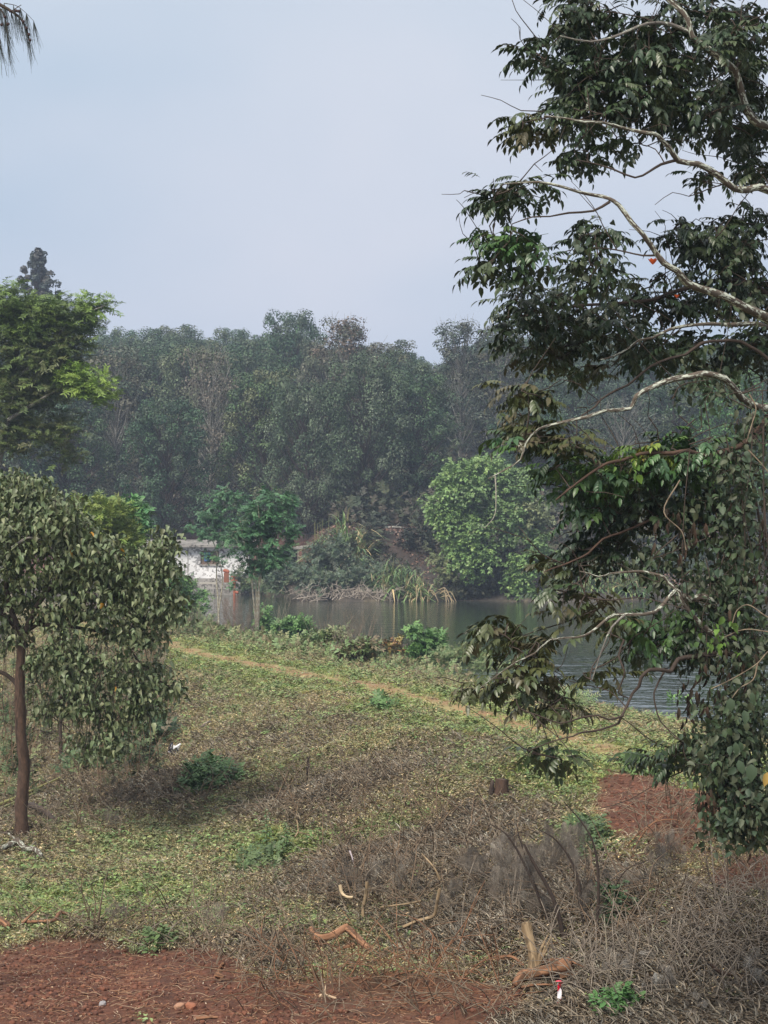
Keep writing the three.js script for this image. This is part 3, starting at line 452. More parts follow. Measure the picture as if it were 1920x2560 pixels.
  put('branch', limb([TR(2.9), [1900, 1600, 15.4], [1823, 1561, 15], [1801, 1527, 14.8], [1763, 1501, 14.7], [1707, 1490, 14.6]], D, 0.0390, 0.0256, 8, 2, 0.16, 0.02), barkLichen);
  put('branch', limb([TR(2.6), [1860, 1600, 15], [1782, 1576, 14.7], [1737, 1546, 14.6], [1704, 1497, 14.5], [1674, 1460, 14.5], [1636, 1432, 14.5], [1562, 1430, 14.5], [1494, 1436, 14.4], [1449, 1428, 14.4]], D, 0.0265, 0.0048, 8, 2, 0.16, 0.02), barkLichen);
  put('branch', limb([TR(2.2), [1860, 1650, 15], [1760, 1643, 14.6], [1704, 1647, 14.5], [1674, 1684, 14.4], [1621, 1678, 14.3], [1595, 1706, 14.3], [1577, 1744, 14.3], [1558, 1796, 14.2], [1532, 1815, 14.2], [1479, 1826, 14.2], [1438, 1834, 14.1], [1393, 1849, 14.1], [1340, 1870, 14.1]], D, 0.0234, 0.0040, 8, 2, 0.16, 0.02), barkDark);
  put('branch', limb([[1558, 1789, 14.2], [1517, 1792, 14.1], [1479, 1787, 14.1], [1431, 1806, 14.1], [1356, 1796, 14], [1300, 1770, 14], [1290, 1745, 14]], D, 0.0094, 0.0040, 8, 2, 0.16, 0.02), barkDark);
  put('branch', limb([[1687, 1478, 14.5], [1670, 1497, 14.4], [1629, 1535, 14.3], [1562, 1538, 14.2], [1524, 1540, 14.2], [1494, 1572, 14.1], [1461, 1596, 14.1], [1390, 1596, 14], [1349, 1632, 14], [1300, 1650, 14], [1200, 1720, 14]], D, 0.0172, 0.0040, 8, 2, 0.16, 0.02), barkLichen);
  put('branch', limb([[1562, 1538, 14.2], [1524, 1587, 14.1], [1502, 1632, 14.1], [1480, 1700, 14.1]], D, 0.0094, 0.0040, 8, 2, 0.16, 0.02), barkGrey);
  put('branch', limb([[1560, 1600, 14.3], [1554, 1654, 14.2], [1557, 1690, 14.2], [1547, 1736, 14.2], [1570, 1744, 14.3]], D, 0.0086, 0.0048, 8, 2, 0.16, 0.02), barkDark);
  put('branch', limb([[1660, 1680, 14.4], [1632, 1740, 14.4], [1640, 1780, 14.4], [1660, 1810, 14.4], [1700, 1850, 14.4]], D, 0.0078, 0.0040, 8, 2, 0.16, 0.02), barkDark);
  // unseen limbs that carry the part of the crown above and beside the frame
  put('branch', limb([TR(9.5), V(3.2, 10.8, -16), V(1.8, 11.6, -15.7), V(0.9, 11.6, -15.5)], D, 0.0546, 0.0160, 8, 2, 0.16, 0.02), barkGrey);
  put('branch', limb([TR(7), V(5.4, 8.2, -16), V(6.4, 8.8, -15.7)], D, 0.0546, 0.0160, 8, 2, 0.16, 0.02), barkGrey);
  put('branch', limb([TR(4), V(5.4, 4.6, -16), V(6.2, 4.6, -15.7)], D, 0.0468, 0.0160, 8, 2, 0.16, 0.02), barkGrey);
  const G = 0, Gb = 1, Gy = 2, Go = 3;                  // dark, fresh green, bright and yellowing, olive-brown
  const spots = blobs([
    [1750, 90, 190, 120, 15.9, 1.1, 88, G], [1520, 110, 170, 110, 15.5, 0.9, 66, G], [1345, 150, 90, 50, 15.1, 0.4, 16, G], [1430, 30, 70, 60, 15.3, 0.6, 14, G], [1850, 290, 90, 130, 16.3, 0.8, 44, G], [1720, 270, 130, 90, 15.8, 0.8, 42, G], [1570, 230, 140, 70, 15.4, 0.8, 40, G], [1440, 210, 100, 60, 15.2, 0.6, 22, G], [1330, 320, 80, 40, 14.9, 0.3, 15, Go], [1430, 290, 90, 40, 14.9, 0.4, 16, G],
    [1440, 400, 70, 32, 15, 0.25, 10, G], [1885, 400, 60, 70, 16, 0.6, 16, G], [1760, 440, 50, 18, 15.5, 0.3, 3, G], [1870, 540, 60, 50, 16.4, 0.6, 12, G], [1540, 350, 70, 24, 15, 0.3, 6, G],
    [1290, 470, 80, 36, 14.6, 0.35, 14, G], [1215, 495, 50, 30, 14.5, 0.25, 6, G], [1270, 590, 80, 50, 14.6, 0.35, 17, Gb], [1230, 660, 70, 36, 14.5, 0.3, 11, G], [1320, 650, 50, 40, 14.6, 0.3, 6, G],
    [1470, 600, 50, 50, 14.8, 0.4, 12, G], [1480, 680, 80, 60, 14.9, 0.5, 18, G], [1340, 740, 90, 45, 15.4, 0.6, 20, G], [1290, 810, 75, 70, 15.8, 0.6, 24, G], [1420, 820, 110, 70, 15.8, 0.8, 36, G], [1350, 890, 70, 36, 15.9, 0.4, 12, Go], [1540, 780, 100, 70, 16, 0.8, 30, G],
    [1800, 600, 120, 80, 16.3, 0.9, 46, G], [1700, 590, 70, 50, 16, 0.6, 12, G], [1840, 730, 90, 80, 16.6, 0.8, 38, G], [1690, 730, 110, 70, 16.4, 0.8, 34, G], [1610, 870, 110, 50, 16, 0.7, 26, G], [1760, 880, 130, 60, 16.4, 0.8, 36, G], [1890, 880, 60, 90, 16.6, 0.7, 22, G], [1480, 930, 70, 30, 15.6, 0.4, 6, Go],
    [1310, 985, 55, 45, 14.5, 0.3, 11, Go], [1300, 1060, 60, 40, 14.5, 0.3, 11, Go], [1390, 1110, 75, 40, 14.5, 0.35, 14, Go], [1270, 1110, 30, 24, 14.4, 0.2, 3, Gb], [1370, 1165, 40, 30, 14.5, 0.3, 6, Gb],
    [1500, 1180, 110, 60, 14.7, 0.5, 26, Gb], [1600, 1150, 80, 50, 14.8, 0.5, 18, Gb], [1450, 1250, 80, 40, 14.8, 0.4, 18, Gb], [1570, 1260, 100, 60, 15.1, 0.6, 28, G], [1690, 1110, 70, 40, 14.6, 0.3, 10, Gb], [1640, 1110, 30, 22, 14.4, 0.2, 3, Gy], [1760, 1150, 80, 60, 14.7, 0.4, 16, Gb], [1680, 1240, 90, 60, 15.2, 0.6, 20, G],
    [1460, 1370, 80, 45, 15, 0.4, 22, G], [1390, 1410, 50, 26, 14.9, 0.3, 7, Go], [1530, 1330, 60, 40, 15.1, 0.4, 12, G], [1560, 1130, 20, 20, 14.5, 0.1, 1, Gy],
    [1440, 1500, 70, 36, 14.2, 0.35, 13, Go], [1390, 1470, 36, 24, 14.1, 0.2, 4, G], [1480, 1560, 80, 40, 14.1, 0.35, 12, Go], [1250, 1580, 70, 36, 14, 0.3, 14, Go], [1310, 1620, 70, 40, 14, 0.3, 12, Go], [1290, 1690, 60, 50, 14, 0.3, 12, Go], [1200, 1710, 40, 24, 14, 0.2, 5, Go], [1320, 1730, 40, 40, 14, 0.25, 5, Go],
    [1600, 1570, 90, 50, 14.3, 0.4, 20, Gb], [1620, 1640, 100, 40, 14.4, 0.4, 16, G], [1720, 1600, 70, 50, 14.6, 0.4, 16, G], [1480, 1680, 60, 30, 14.1, 0.25, 6, Go], [1390, 1770, 60, 24, 14.1, 0.25, 9, Go], [1340, 1880, 60, 22, 14.1, 0.2, 5, G], [1390, 1895, 12, 14, 14.1, 0.1, 2, G],
    [1610, 1880, 36, 44, 14.4, 0.25, 7, G], [1690, 1890, 60, 50, 14.5, 0.35, 14, G], [1770, 1870, 70, 60, 14.7, 0.4, 18, G],
    [2080, 200, 150, 300, 16.4, 1.3, 60, G], [2080, 800, 150, 200, 16.4, 1.2, 44, G], [1900, -160, 320, 110, 16, 1.3, 60, G], [1500, -120, 140, 80, 15.6, 1, 24, G]].map(q => q[0] < 1660 && q[1] > 1440 ? [q[0] + 12, q[1], q[2] * 0.85, q[3] * 0.85, q[4], q[5], q[6] * (q[0] < 1420 ? 0.95 : 0.6), q[7]] : [q[0] + 14, q[1], q[2] * 0.92, q[3] * 0.92, q[4], q[5], q[6] * (q[1] < 340 && q[0] > 1380 ? 1.4 : q[1] > 940 && q[1] < 1200 ? 1.25 : 1.05), q[7]]), 0.74);
  for (const q of spots) { const k = (q.p.z - 0.45 - EYE.z) / (q.p.z - EYE.z); q.p.sub(EYE).multiplyScalar(k).add(EYE); }
  const tw = []; reach(nodes, spots, 0.0075, tw, 0.1);
  // bare twigs that stand out against the sky
  for (let i = 0; i < 330; i++) { const b = pick(nodes), e = b.clone().add(V(gauss() * 0.6, R(-0.35, 0.55), gauss() * 0.4)), q = [b]; for (let k = 1; k < 4; k++) q.push(b.clone().lerp(e, k / 4).add(V(gauss() * 0.05, gauss() * 0.05, gauss() * 0.05))); q.push(e); tw.push(tube(q, [0.006, 0.0022], 4, 2)); if (i % 2) tw.push(tube([q[2], q[2].clone().add(V(gauss() * 0.25, R(-0.1, 0.3), gauss() * 0.2))], [0.004, 0.002], 3, 1)); }
  part('twigs', shifted(merge(tw), foot), barkDark, t, 'stuff');
  const pal = [[[0.042, 0.071, 0.031], [0.034, 0.060, 0.031], [0.056, 0.078, 0.037], [0.048, 0.071, 0.046]], [[0.056, 0.120, 0.037], [0.078, 0.142, 0.042], [0.046, 0.100, 0.042], [0.049, 0.085, 0.042]], [[0.170, 0.227, 0.042], [0.254, 0.227, 0.042], [0.113, 0.184, 0.042]], [[0.064, 0.078, 0.029], [0.078, 0.088, 0.034], [0.056, 0.078, 0.031], [0.085, 0.078, 0.042]]];
  const leaves = [];
  for (const s of spots) { const out = s.p.clone().sub(s.from).setY(0).normalize().add(V(-0.15, 0, 0.2)); const n = 4 + Math.floor(rnd() * 2); for (let i = 0; i < n; i++) { const a = R(-1.7, 1.7), dir = V(out.x * Math.cos(a) - out.z * Math.sin(a), R(-0.6, 0.45), out.x * Math.sin(a) + out.z * Math.cos(a)); leaves.push({ p: s.p.clone().add(V(gauss() * 0.09, gauss() * 0.06, gauss() * 0.09)), dir, up: V(gauss() * 0.3, 1, gauss() * 0.3), s: R(0.145, 0.225), c: pick(pal[s.mark]) }); } }
  seed(31); const geos = [pinnate(4, 0.46, 0.35, 0.7), pinnate(5, 0.44, 0.5, 0.9, 0.33), pinnate(3, 0.48, 0.25, 0.6, 0.42)];
  setLeaves(t, foot, leaves, geos, { mat: { roughness: 0.38 } });
  const fl = std(lin(0.75, 0.12, 0.03), 0.6);
  for (const [px, py, d, s] of [[1632, 662, 14.5, 0.035], [1692, 746, 15.4, 0.022]]) { const q = at(px, py, d).sub(foot), pet = []; for (let k = 0; k < 6; k++) { const g = leafGeo(0.7, -0.3, 0.3); g.applyMatrix4(frame(V(0, 0, 0), V(Math.cos(k * 1.05), 0.7, Math.sin(k * 1.05)), V(0, 1, 0.01), s * 1.7)); pet.push(g); } part('flower', merge(pet), fl, t).position.copy(q); }

  // the creeper that smothers the tree's lower right
  seed(202); const vb = V(3.9, H(3.9, -15.8) - 0.05, -15.8), v = thing('climbing_vine', 'curtain of creeper with hanging stems and round leaves smothering the right-hand tree', 'vine', vb);
  const vg = [], vn = []; const stem = (pts, d, r0, r1) => { const L = limb(pts, d, r0, r1, 4, 4, 0); vg.push(L.g); vn.push(...L.nodes); };
  stem([V(3.9, vb.y, -15.8), V(3.7, 1.6, -15.6), V(3.3, 3, -15.3), [1880, 1200, 15]], 15, 0.02, 0.012);
  for (let i = 0; i < 18; i++) { const px = R(1720, 1930), y0 = R(980, 1500), L = R(150, 620), d = R(14.5, 15.6); stem([[px, y0], [px + R(-14, 14), y0 + L * 0.35], [px + R(-22, 22), y0 + L * 0.7], [px + R(-30, 30), Math.min(2080, y0 + L)]], d, R(0.004, 0.009), 0.003); }
  for (let i = 0; i < 34; i++) { const px = R(1640, 1910), py = R(950, 1650), d = R(14.4, 15.4); stem([[px, py], [px + R(-60, 60), py + R(-40, 60)], [px + R(-110, 110), py + R(-60, 110)]], d, 0.006, 0.003); }
  const vine = part('stem', shifted(merge(vg), vb), barkDark, v, 'stuff'); vine.name = 'hanging_stems';
  const stalkM = woodDry; for (const pts of [[[1960, 1560], [1917, 1542], [1868, 1512], [1842, 1527], [1831, 1557]], [[1960, 1585], [1917, 1579], [1860, 1574], [1804, 1596]], [[1960, 1600], [1917, 1632], [1894, 1658], [1827, 1699], [1778, 1722]], [[1894, 1658], [1883, 1699], [1850, 1720], [1830, 1745]], [[1873, 985], [1890, 1020], [1880, 1060], [1866, 1105]], [[1871, 1125], [1895, 1150], [1925, 1185]], [[1700, 1200], [1660, 1280], [1705, 1330], [1715, 1375]]]) part('dry_stem', shifted(limb(pts, 14.3, 0.0065, 0.004, 5, 5, 0).g, vb), stalkM, v);
  const sp = blobs([[1840, 1230, 70, 130, 15, 0.6, 60, 0], [1750, 1300, 80, 90, 15.2, 0.5, 40, 0], [1850, 1430, 70, 120, 15, 0.6, 60, 0], [1770, 1480, 80, 70, 15, 0.5, 36, 0], [1860, 1600, 60, 80, 14.9, 0.5, 40, 0], [1780, 1640, 50, 40, 14.8, 0.4, 12, 0], [1660, 1420, 80, 60, 15.2, 0.4, 24, 0], [1700, 1560, 60, 40, 14.7, 0.3, 14, 1], [1880, 1760, 50, 90, 14.7, 0.4, 36, 0], [1810, 1800, 60, 70, 14.6, 0.4, 30, 0], [1860, 1900, 70, 80, 14.6, 0.4, 50, 0], [1790, 1930, 60, 50, 14.5, 0.35, 26, 0], [1865, 2010, 60, 70, 14.5, 0.35, 44, 0], [1810, 2060, 50, 40, 14.5, 0.25, 20, 0], [1905, 2050, 20, 60, 14.5, 0.25, 16, 0], [1880, 1080, 50, 60, 15.2, 0.5, 20, 0], [1840, 700, 90, 120, 16.2, 0.6, 30, 0], [1770, 960, 90, 40, 16, 0.5, 20, 0], [1480, 640, 22, 60, 14.9, 0.3, 8, 0], [1800, 1590, 18, 18, 14.2, 0.1, 4, 2], [1550, 1165, 14, 30, 14.6, 0.1, 2, 2]], 1.9);
  const vtw = []; reach(vn, sp, 0.004, vtw, -0.2, 3); part('tendrils', shifted(merge(vtw), vb), barkDark, v, 'stuff');
  const vl = [], vp = [[[0.04, 0.07, 0.034], [0.052, 0.085, 0.038], [0.06, 0.075, 0.04], [0.07, 0.085, 0.05], [0.034, 0.06, 0.034]], [[0.045, 0.095, 0.032], [0.062, 0.115, 0.036]], [[0.1, 0.19, 0.03], [0.08, 0.15, 0.03]]];
  for (const s of sp) for (let i = 0; i < (s.mark === 2 ? 4 : 7); i++) vl.push({ p: s.p.clone().add(V(gauss() * 0.12, gauss() * 0.14, gauss() * 0.12)), dir: V(gauss(), R(-1.3, 0), gauss()), up: V(gauss(), 0.8, gauss() + 0.2), s: R(0.035, 0.085), c: pick(vp[s.mark]) });
  for (const [px, py, d, s] of [[1846, 1925, 14.1, 0.11], [1878, 1935, 14.0, 0.13], [1838, 1880, 14.1, 0.1], [1860, 1800, 14.1, 0.11], [1825, 1770, 14.1, 0.1], [1880, 1755, 14.1, 0.1]]) vl.push({ p: at(px, py - 25, d), dir: V(R(-.3, .3), -1, 0.25), up: V(R(-.4, .4), 0.2, 1), s, c: [0.045, 0.075, 0.04] });
  vl.push({ p: at(1918, 1930, 14), dir: V(-0.2, -1, 0.2), up: V(0.1, 0.2, 1), s: 0.11, c: [0.36, 0.25, 0.07] });
  setLeaves(v, vb, vl, [leafGeo(0.75, 0.3, 0.15), leafGeo(0.5, 0.45, 0.2), leafGeo(0.62, 0.2, 0.25)], { mat: { roughness: 0.6 } });
  // dry brown seed pods and withered leaves that dangle from the creeper
  const dl = []; const dg = leafGeo(0.3, 0.5, 0.3); for (let i = 0; i < 240; i++) { const [cx, cy, rx, ry] = pick([[1790, 1680, 60, 60], [1810, 1990, 60, 60], [1740, 1760, 40, 60], [1700, 1330, 90, 60], [1860, 2040, 60, 60], [1850, 1500, 60, 200], [1780, 2000, 40, 40]]); const p = at(cx + gauss() * rx, cy + gauss() * ry, R(14.3, 15)).sub(vb); dl.push({ m: frame(p, V(gauss() * 0.25, -1, gauss() * 0.25), V(gauss(), 0.2, 1), R(0.05, 0.12)), c: jitter(pick([[0.06, 0.042, 0.03], [0.09, 0.055, 0.04], [0.045, 0.035, 0.025]]), 0.3) }); }
  instanced('withered_leaves', dg, std(0xffffff, 0.85), dl, v);
}

// ───────────────────────── the small leaning tree at the left ─────────────────────────
{
  seed(303); const b = gnd(55, 2095); const D = -b.z; b.y -= 0.06; const t = thing('broadleaf_tree', 'small tree at the left with slender dark trunk and drooping heart-shaped leaves', 'tree', b), nodes = [];
  const put = (n, L, m) => { part(n, shifted(L.g, b), m, t); nodes.push(...L.nodes); };
  put('trunk', limb([b, [52, 2040], [60, 1930], [52, 1800], [50, 1700], [56, 1600], [66, 1570]], D, 0.12, 0.06, 11, 5, 0.14, 0.012), barkBrown);
  put('branch', limb([[60, 1600], [30, 1530], [16, 1450], [40, 1340], [70, 1220], [60, 1180]], [D, D - 0.2], 0.06, 0.012), barkDark);
  put('branch', limb([[64, 1580], [90, 1520], [150, 1430], [170, 1340], [160, 1260]], [D, D - 0.8], 0.055, 0.012), barkDark);
  put('branch', limb([[66, 1575], [140, 1530], [240, 1470], [330, 1420], [400, 1370], [425, 1345]], [D, D - 0.6], 0.05, 0.01), barkDark);
  put('branch', limb([[240, 1470], [300, 1500], [380, 1490], [430, 1500]], D - 0.4, 0.025, 0.008), barkDark);
  put('branch', limb([[90, 1560], [200, 1570], [300, 1600], [370, 1680], [430, 1720]], [D, D - 0.7], 0.035, 0.007), barkDark);
  put('branch', limb([[50, 1720], [20, 1690], [-20, 1670], [-80, 1640]], D, 0.04, 0.02), barkDark);
  put('branch', limb([[60, 1590], [-20, 1500], [-70, 1400], [-90, 1320]], D, 0.05, 0.015), barkDark);
  put('branch', limb([[30, 1370], [70, 1345], [110, 1350]], D - 0.8, 0.03, 0.012), barkGrey);
  const sp = blobs([[60, 1230, 80, 55, D, 0.9, 44], [150, 1290, 80, 60, D - 0.5, 0.8, 46], [20, 1330, 80, 80, D, 1, 46], [110, 1400, 100, 80, D - 0.2, 1, 60], [220, 1390, 90, 70, D - 0.4, 0.9, 50], [300, 1430, 70, 50, D - 0.5, 0.7, 30], [400, 1405, 46, 54, D - 0.6, 0.6, 27], [420, 1350, 22, 24, D - 0.6, 0.3, 7], [360, 1500, 80, 60, D - 0.5, 0.8, 40], [430, 1510, 36, 60, D - 0.5, 0.5, 16], [250, 1500, 90, 60, D - 0.5, 0.8, 32], [130, 1500, 90, 60, D, 0.8, 28], [20, 1470, 60, 70, D + 0.2, 0.8, 24], [340, 1580, 76, 44, D - 0.6, 0.6, 24], [230, 1600, 90, 50, D - 0.5, 0.6, 13], [270, 1690, 110, 60, D - 0.6, 0.6, 20], [370, 1690, 60, 36, D - 0.6, 0.5, 14], [430, 1725, 30, 20, D - 0.6, 0.25, 6], [190, 1670, 60, 60, D - 0.5, 0.5, 16], [300, 1790, 80, 40, D - 0.6, 0.5, 18], [220, 1860, 60, 40, D - 0.5, 0.4, 9], [20, 1600, 50, 50, D, 0.5, 12], [-90, 1400, 90, 160, D, 1, 60], [120, 1640, 50, 40, D - 0.5, 0.5, 14], [190, 1750, 60, 50, D - 0.6, 0.5, 16], [110, 1760, 36, 50, D - 0.3, 0.4, 7], [290, 1850, 50, 40, D - 0.6, 0.4, 10], [360, 1760, 50, 40, D - 0.6, 0.4, 12]], 1.2);
  const tw = []; reach(nodes, sp, 0.008, tw, 0.1); for (let i = 0; i < 170; i++) { const px = R(0, 380), py = R(1540, 1800), a = at(px, py, D - R(0, 1)), e = a.clone().add(V(gauss() * 0.15, R(-0.3, -1.0), gauss() * 0.15)); tw.push(tube([a, a.clone().lerp(e, 0.5).add(V(gauss() * 0.08, 0, 0)), e], [0.005, 0.003], 3, 2)); }
  part('twigs', shifted(merge(tw), b), barkDark, t, 'stuff');
  const pal = [[0.122, 0.164, 0.076], [0.151, 0.190, 0.097], [0.097, 0.138, 0.062], [0.183, 0.210, 0.109], [0.116, 0.132, 0.071]], lv = [];
  for (const s of sp) for (let i = 0; i < 18; i++) { const a = R(0, 6.28); lv.push({ p: s.p.clone().add(V(gauss() * 0.16, gauss() * 0.12, gauss() * 0.16)), dir: V(Math.cos(a), R(-1.1, 0.2), Math.sin(a)), up: V(gauss() * 0.7, 1, gauss() * 0.7), s: 0.05 + 0.075 * rnd(), c: rnd() < 0.0012 ? [0.45, 0.24, 0.04] : pick(pal) }); }
  setLeaves(t, b, lv, [leafGeo(0.72, 0.6, 0.3), leafGeo(0.6, 0.8, 0.45), leafGeo(0.8, 0.4, 0.2)], { mat: { roughness: 0.5 } });

  seed(304); const s0 = gnd(153, 1905); const sap = thing('sapling', 'thin bare-stemmed sapling standing under the crown of the small left tree', 'sapling', s0), ds = -s0.z, L = limb([s0, [151, 1800], [156, 1690], [150, 1600], [158, 1540]], ds, 0.045, 0.02, 7); part('trunk', shifted(L.g, s0), barkDark, sap);
  const ss = blobs([[150, 1580, 50, 40, ds, 0.4, 14], [170, 1650, 40, 40, ds, 0.4, 8]]), stw = []; reach([...L.nodes], ss, 0.007, stw); part('twigs', shifted(merge(stw), s0), barkDark, sap, 'stuff');
  const sl = []; for (const s of ss) for (let i = 0; i < 6; i++) sl.push({ p: s.p.clone().add(V(gauss() * .15, gauss() * .12, gauss() * .15)), dir: V(gauss(), R(-1, -.1), gauss()), up: V(gauss(), 1, 0.3), s: R(0.1, 0.15), c: pick(pal) });
  setLeaves(sap, s0, sl, [leafGeo(0.75, 0.4, 0.18)], { parts: 0 });
}

// a tree or bush whose leaves are too small to pick apart: trunk or stems, twigs, foliage
function bush(name, label, cat, group, base, limbs, spots, o) {
  const t = thing(name, label, cat, base, group), nodes = []; limbs.forEach(l => { const L = limb(l.p, l.d, l.r0, l.r1, l.sides ?? 6, 4, 0.08); part(l.name ?? 'stem', shifted(L.g, base), l.mat ?? o.bark, t); nodes.push(...L.nodes); });
  const tw = []; if (!o.noTwigs) { reach(nodes, spots, o.twig ?? 0.01, tw, 0.08, 3); part('twigs', shifted(merge(tw), base), o.bark, t, 'stuff'); }
  const list = []; for (const s of spots) for (let i = 0; i < (o.per ?? 6); i++) { const p = s.p.clone().add(V(gauss() * o.spread, gauss() * o.spread * 0.7, gauss() * o.spread)); list.push({ m: frame(p.sub(base), V(gauss(), R(...(o.tilt ?? [-0.6, 0.6])), gauss() + 0.15), V(gauss() * 0.5, 1, gauss() * 0.5 + 0.2), R(...o.size)), c: jitter(pick(o.pal[s.mark ?? 0] ?? o.pal[0]), 0.25) }); }
  instanced('foliage', o.geo, o.mat ?? std(0xffffff, 0.5), list, t); return t;
}
{
  seed(401); const fine = shoot(14, 0.3, 0.26, 0.5), D = 74, b = at(-6, 1560, D); b.y = H(b.x, b.z) - 0.1;
  bush('feathery_tree', 'bright olive feathery-leaved tree rising at the upper left', 'tree', null, b, [{ name: 'trunk', p: [b, [0, 1400], [-10, 1200], [20, 1050], [40, 900], [50, 780]], d: D, r0: 0.24, r1: 0.04, sides: 9 }, { name: 'branch', p: [[20, 1050], [100, 1000], [180, 960], [262, 985]], d: D - 1, r0: 0.08, r1: 0.02 }, { name: 'branch', p: [[30, 960], [110, 880], [180, 800], [262, 764]], d: D - 0.5, r0: 0.08, r1: 0.015 }, { name: 'branch', p: [[0, 1120], [80, 1090], [150, 1110], [200, 1150]], d: D, r0: 0.07, r1: 0.015 }, { name: 'branch', p: [[40, 900], [-60, 820], [-120, 760]], d: D, r0: 0.1, r1: 0.03 }],
    blobs([[60, 800, 80, 55, D, 1.6, 70, 0], [150, 790, 60, 45, D, 1.2, 36, 0], [215, 775, 28, 26, D, 0.5, 9, 2], [255, 764, 20, 6, D, 0.2, 3, 2], [10, 770, 60, 60, D, 1.5, 40, 0], [70, 890, 90, 60, D, 1.8, 60, 1], [170, 870, 60, 50, D, 1.2, 34, 1], [215, 820, 30, 40, D, 0.6, 10, 0], [200, 955, 60, 28, D - 1, 0.8, 28, 2], [255, 985, 24, 18, D - 1, 0.4, 9, 2], [110, 970, 90, 50, D, 1.4, 46, 1], [30, 990, 70, 70, D, 1.6, 46, 1], [60, 1090, 80, 50, D, 1.2, 34, 1], [150, 1080, 60, 40, D, 1, 18, 1], [180, 1140, 30, 24, D, 0.5, 6, 1], [-120, 900, 100, 220, D, 2, 80, 1]], 1.5),
    { bark: barkGrey, geo: fine, per: 8, spread: 0.36, size: [0.35, 0.7], tilt: [-0.4, 0.4], twig: 0.014, pal: [[[0.125, 0.195, 0.046], [0.156, 0.235, 0.055], [0.101, 0.156, 0.046]], [[0.086, 0.125, 0.044], [0.110, 0.156, 0.046], [0.117, 0.133, 0.055]], [[0.204, 0.312, 0.055], [0.173, 0.266, 0.055]]] });
  const b2 = at(265, 1500, 66); b2.y = H(b2.x, b2.z) - 0.1;
  bush('bushy_tree', 'yellow-green bushy tree behind the small left tree', 'tree', null, b2, [{ name: 'trunk', p: [b2, [265, 1420], [262, 1350], [255, 1280]], d: 66, r0: 0.12, r1: 0.03 }],
    blobs([[260, 1290, 60, 36, 66, 1.1, 50, 0], [240, 1360, 80, 50, 66, 1.2, 60, 1], [310, 1370, 46, 50, 66, 0.8, 40, 0], [330, 1420, 30, 40, 66, 0.6, 16, 1], [215, 1270, 30, 20, 66, 0.4, 8, 0]], 1.5), { bark: barkGrey, geo: fine, per: 8, spread: 0.28, size: [0.3, 0.6], twig: 0.01, pal: [[[0.173, 0.242, 0.046], [0.133, 0.204, 0.046], [0.204, 0.250, 0.062]], [[0.110, 0.156, 0.046], [0.140, 0.195, 0.046]]] });
  const gl = shoot(9, 0.36, 0.5, 0.5), b3 = at(330, 1480, 72); b3.y = H(b3.x, b3.z) - 0.1;
  bush('leafy_shrub', 'fresh green leafy shrub beside the yellow-green bushy tree', 'shrub', null, b3, [{ p: [b3, [330, 1420], [322, 1340], [325, 1260]], d: 72, r0: 0.07, r1: 0.02 }], blobs([[315, 1265, 28, 20, 72, 0.5, 14], [345, 1290, 26, 26, 72, 0.5, 14], [355, 1330, 20, 12, 72, 0.4, 8], [320, 1310, 40, 40, 72, 0.5, 16]]), { bark: barkGrey, geo: gl, per: 6, spread: 0.2, size: [0.35, 0.6], pal: [[[0.075, 0.188, 0.069], [0.100, 0.225, 0.075]]] });
  // the far conifer-like tip that hangs in at the top left corner
  seed(410); const cd = 19, cb = V(-4.6, 0, -19); cb.y = H(cb.x, cb.z) - 0.1; const ct = thing('casuarina_tree', 'drooping needle-leaved bough hanging in at the top left corner', 'tree', cb);
  part('trunk', shifted(limb([cb, V(-4.7, 4, -19), V(-4.6, 8, -19), V(-4.7, 12, -19)], 0, 0.22, 0.09, 10, 4).g, cb), barkBrown, ct);
  const bo = limb([V(-4.65, 9.2, -19), [-60, -20, cd], [0, 12, cd], [28, 28, cd], [50, 45, cd], [66, 72, cd], [74, 98, cd]], cd, 0.03, 0.004), bo2 = limb([[-30, 0, cd], [0, 22, cd], [12, 45, cd], [18, 80, cd], [20, 110, cd]], cd, 0.012, 0.004), bo3 = limb([[-60, -20, cd], [-30, 20, cd], [-10, 60, cd], [0, 110, cd]], cd, 0.014, 0.004), bo4 = limb([[28, 28, cd], [44, 18, cd], [53, 12, cd]], cd, 0.005, 0.003), bo5 = limb([[10, 8, cd], [40, 14, cd], [60, 28, cd], [84, 52, cd]], cd, 0.004, 0.002);
  for (const L of [bo, bo2, bo3, bo4, bo5]) part('bough', shifted(L.g, cb), barkDark, ct);
  const nd = [], ng = [0, 1, 2].map(() => tube([V(0, 0, 0), V(0, R(-0.03, 0.06), 0.4), V(0, R(-0.1, 0.1), 1)], [0.007, 0.003], 3, 2));
  for (const L of [bo, bo2, bo3, bo5]) for (let i = 0; i < 130; i++) { const q = pick(L.nodes); if (q.x < -4.3) continue; nd.push({ m: frame(q.clone().sub(cb), V(gauss() * 0.2 + 0.1, -1, gauss() * 0.2), V(1, 0, gauss()), R(0.14, 0.34)), c: jitter([0.035, 0.045, 0.04], 0.2) }); }
  ng.forEach((g, i) => instanced('needles', g, std(0xffffff, 0.7), nd.filter((_, k) => k % 3 === i), ct));
  const cones = []; for (const [px, py] of [[26, 28], [40, 27], [46, 28], [12, 42], [20, 60], [4, 62], [58, 54], [66, 70], [72, 86], [75, 100]]) cones.push(new THREE.IcosahedronGeometry(0.018, 0).translate(...at(px, py, cd - 0.03).sub(cb).toArray())); part('cones', merge(cones), std(lin(0.05, 0.028, 0.03)), ct, 'stuff');
}

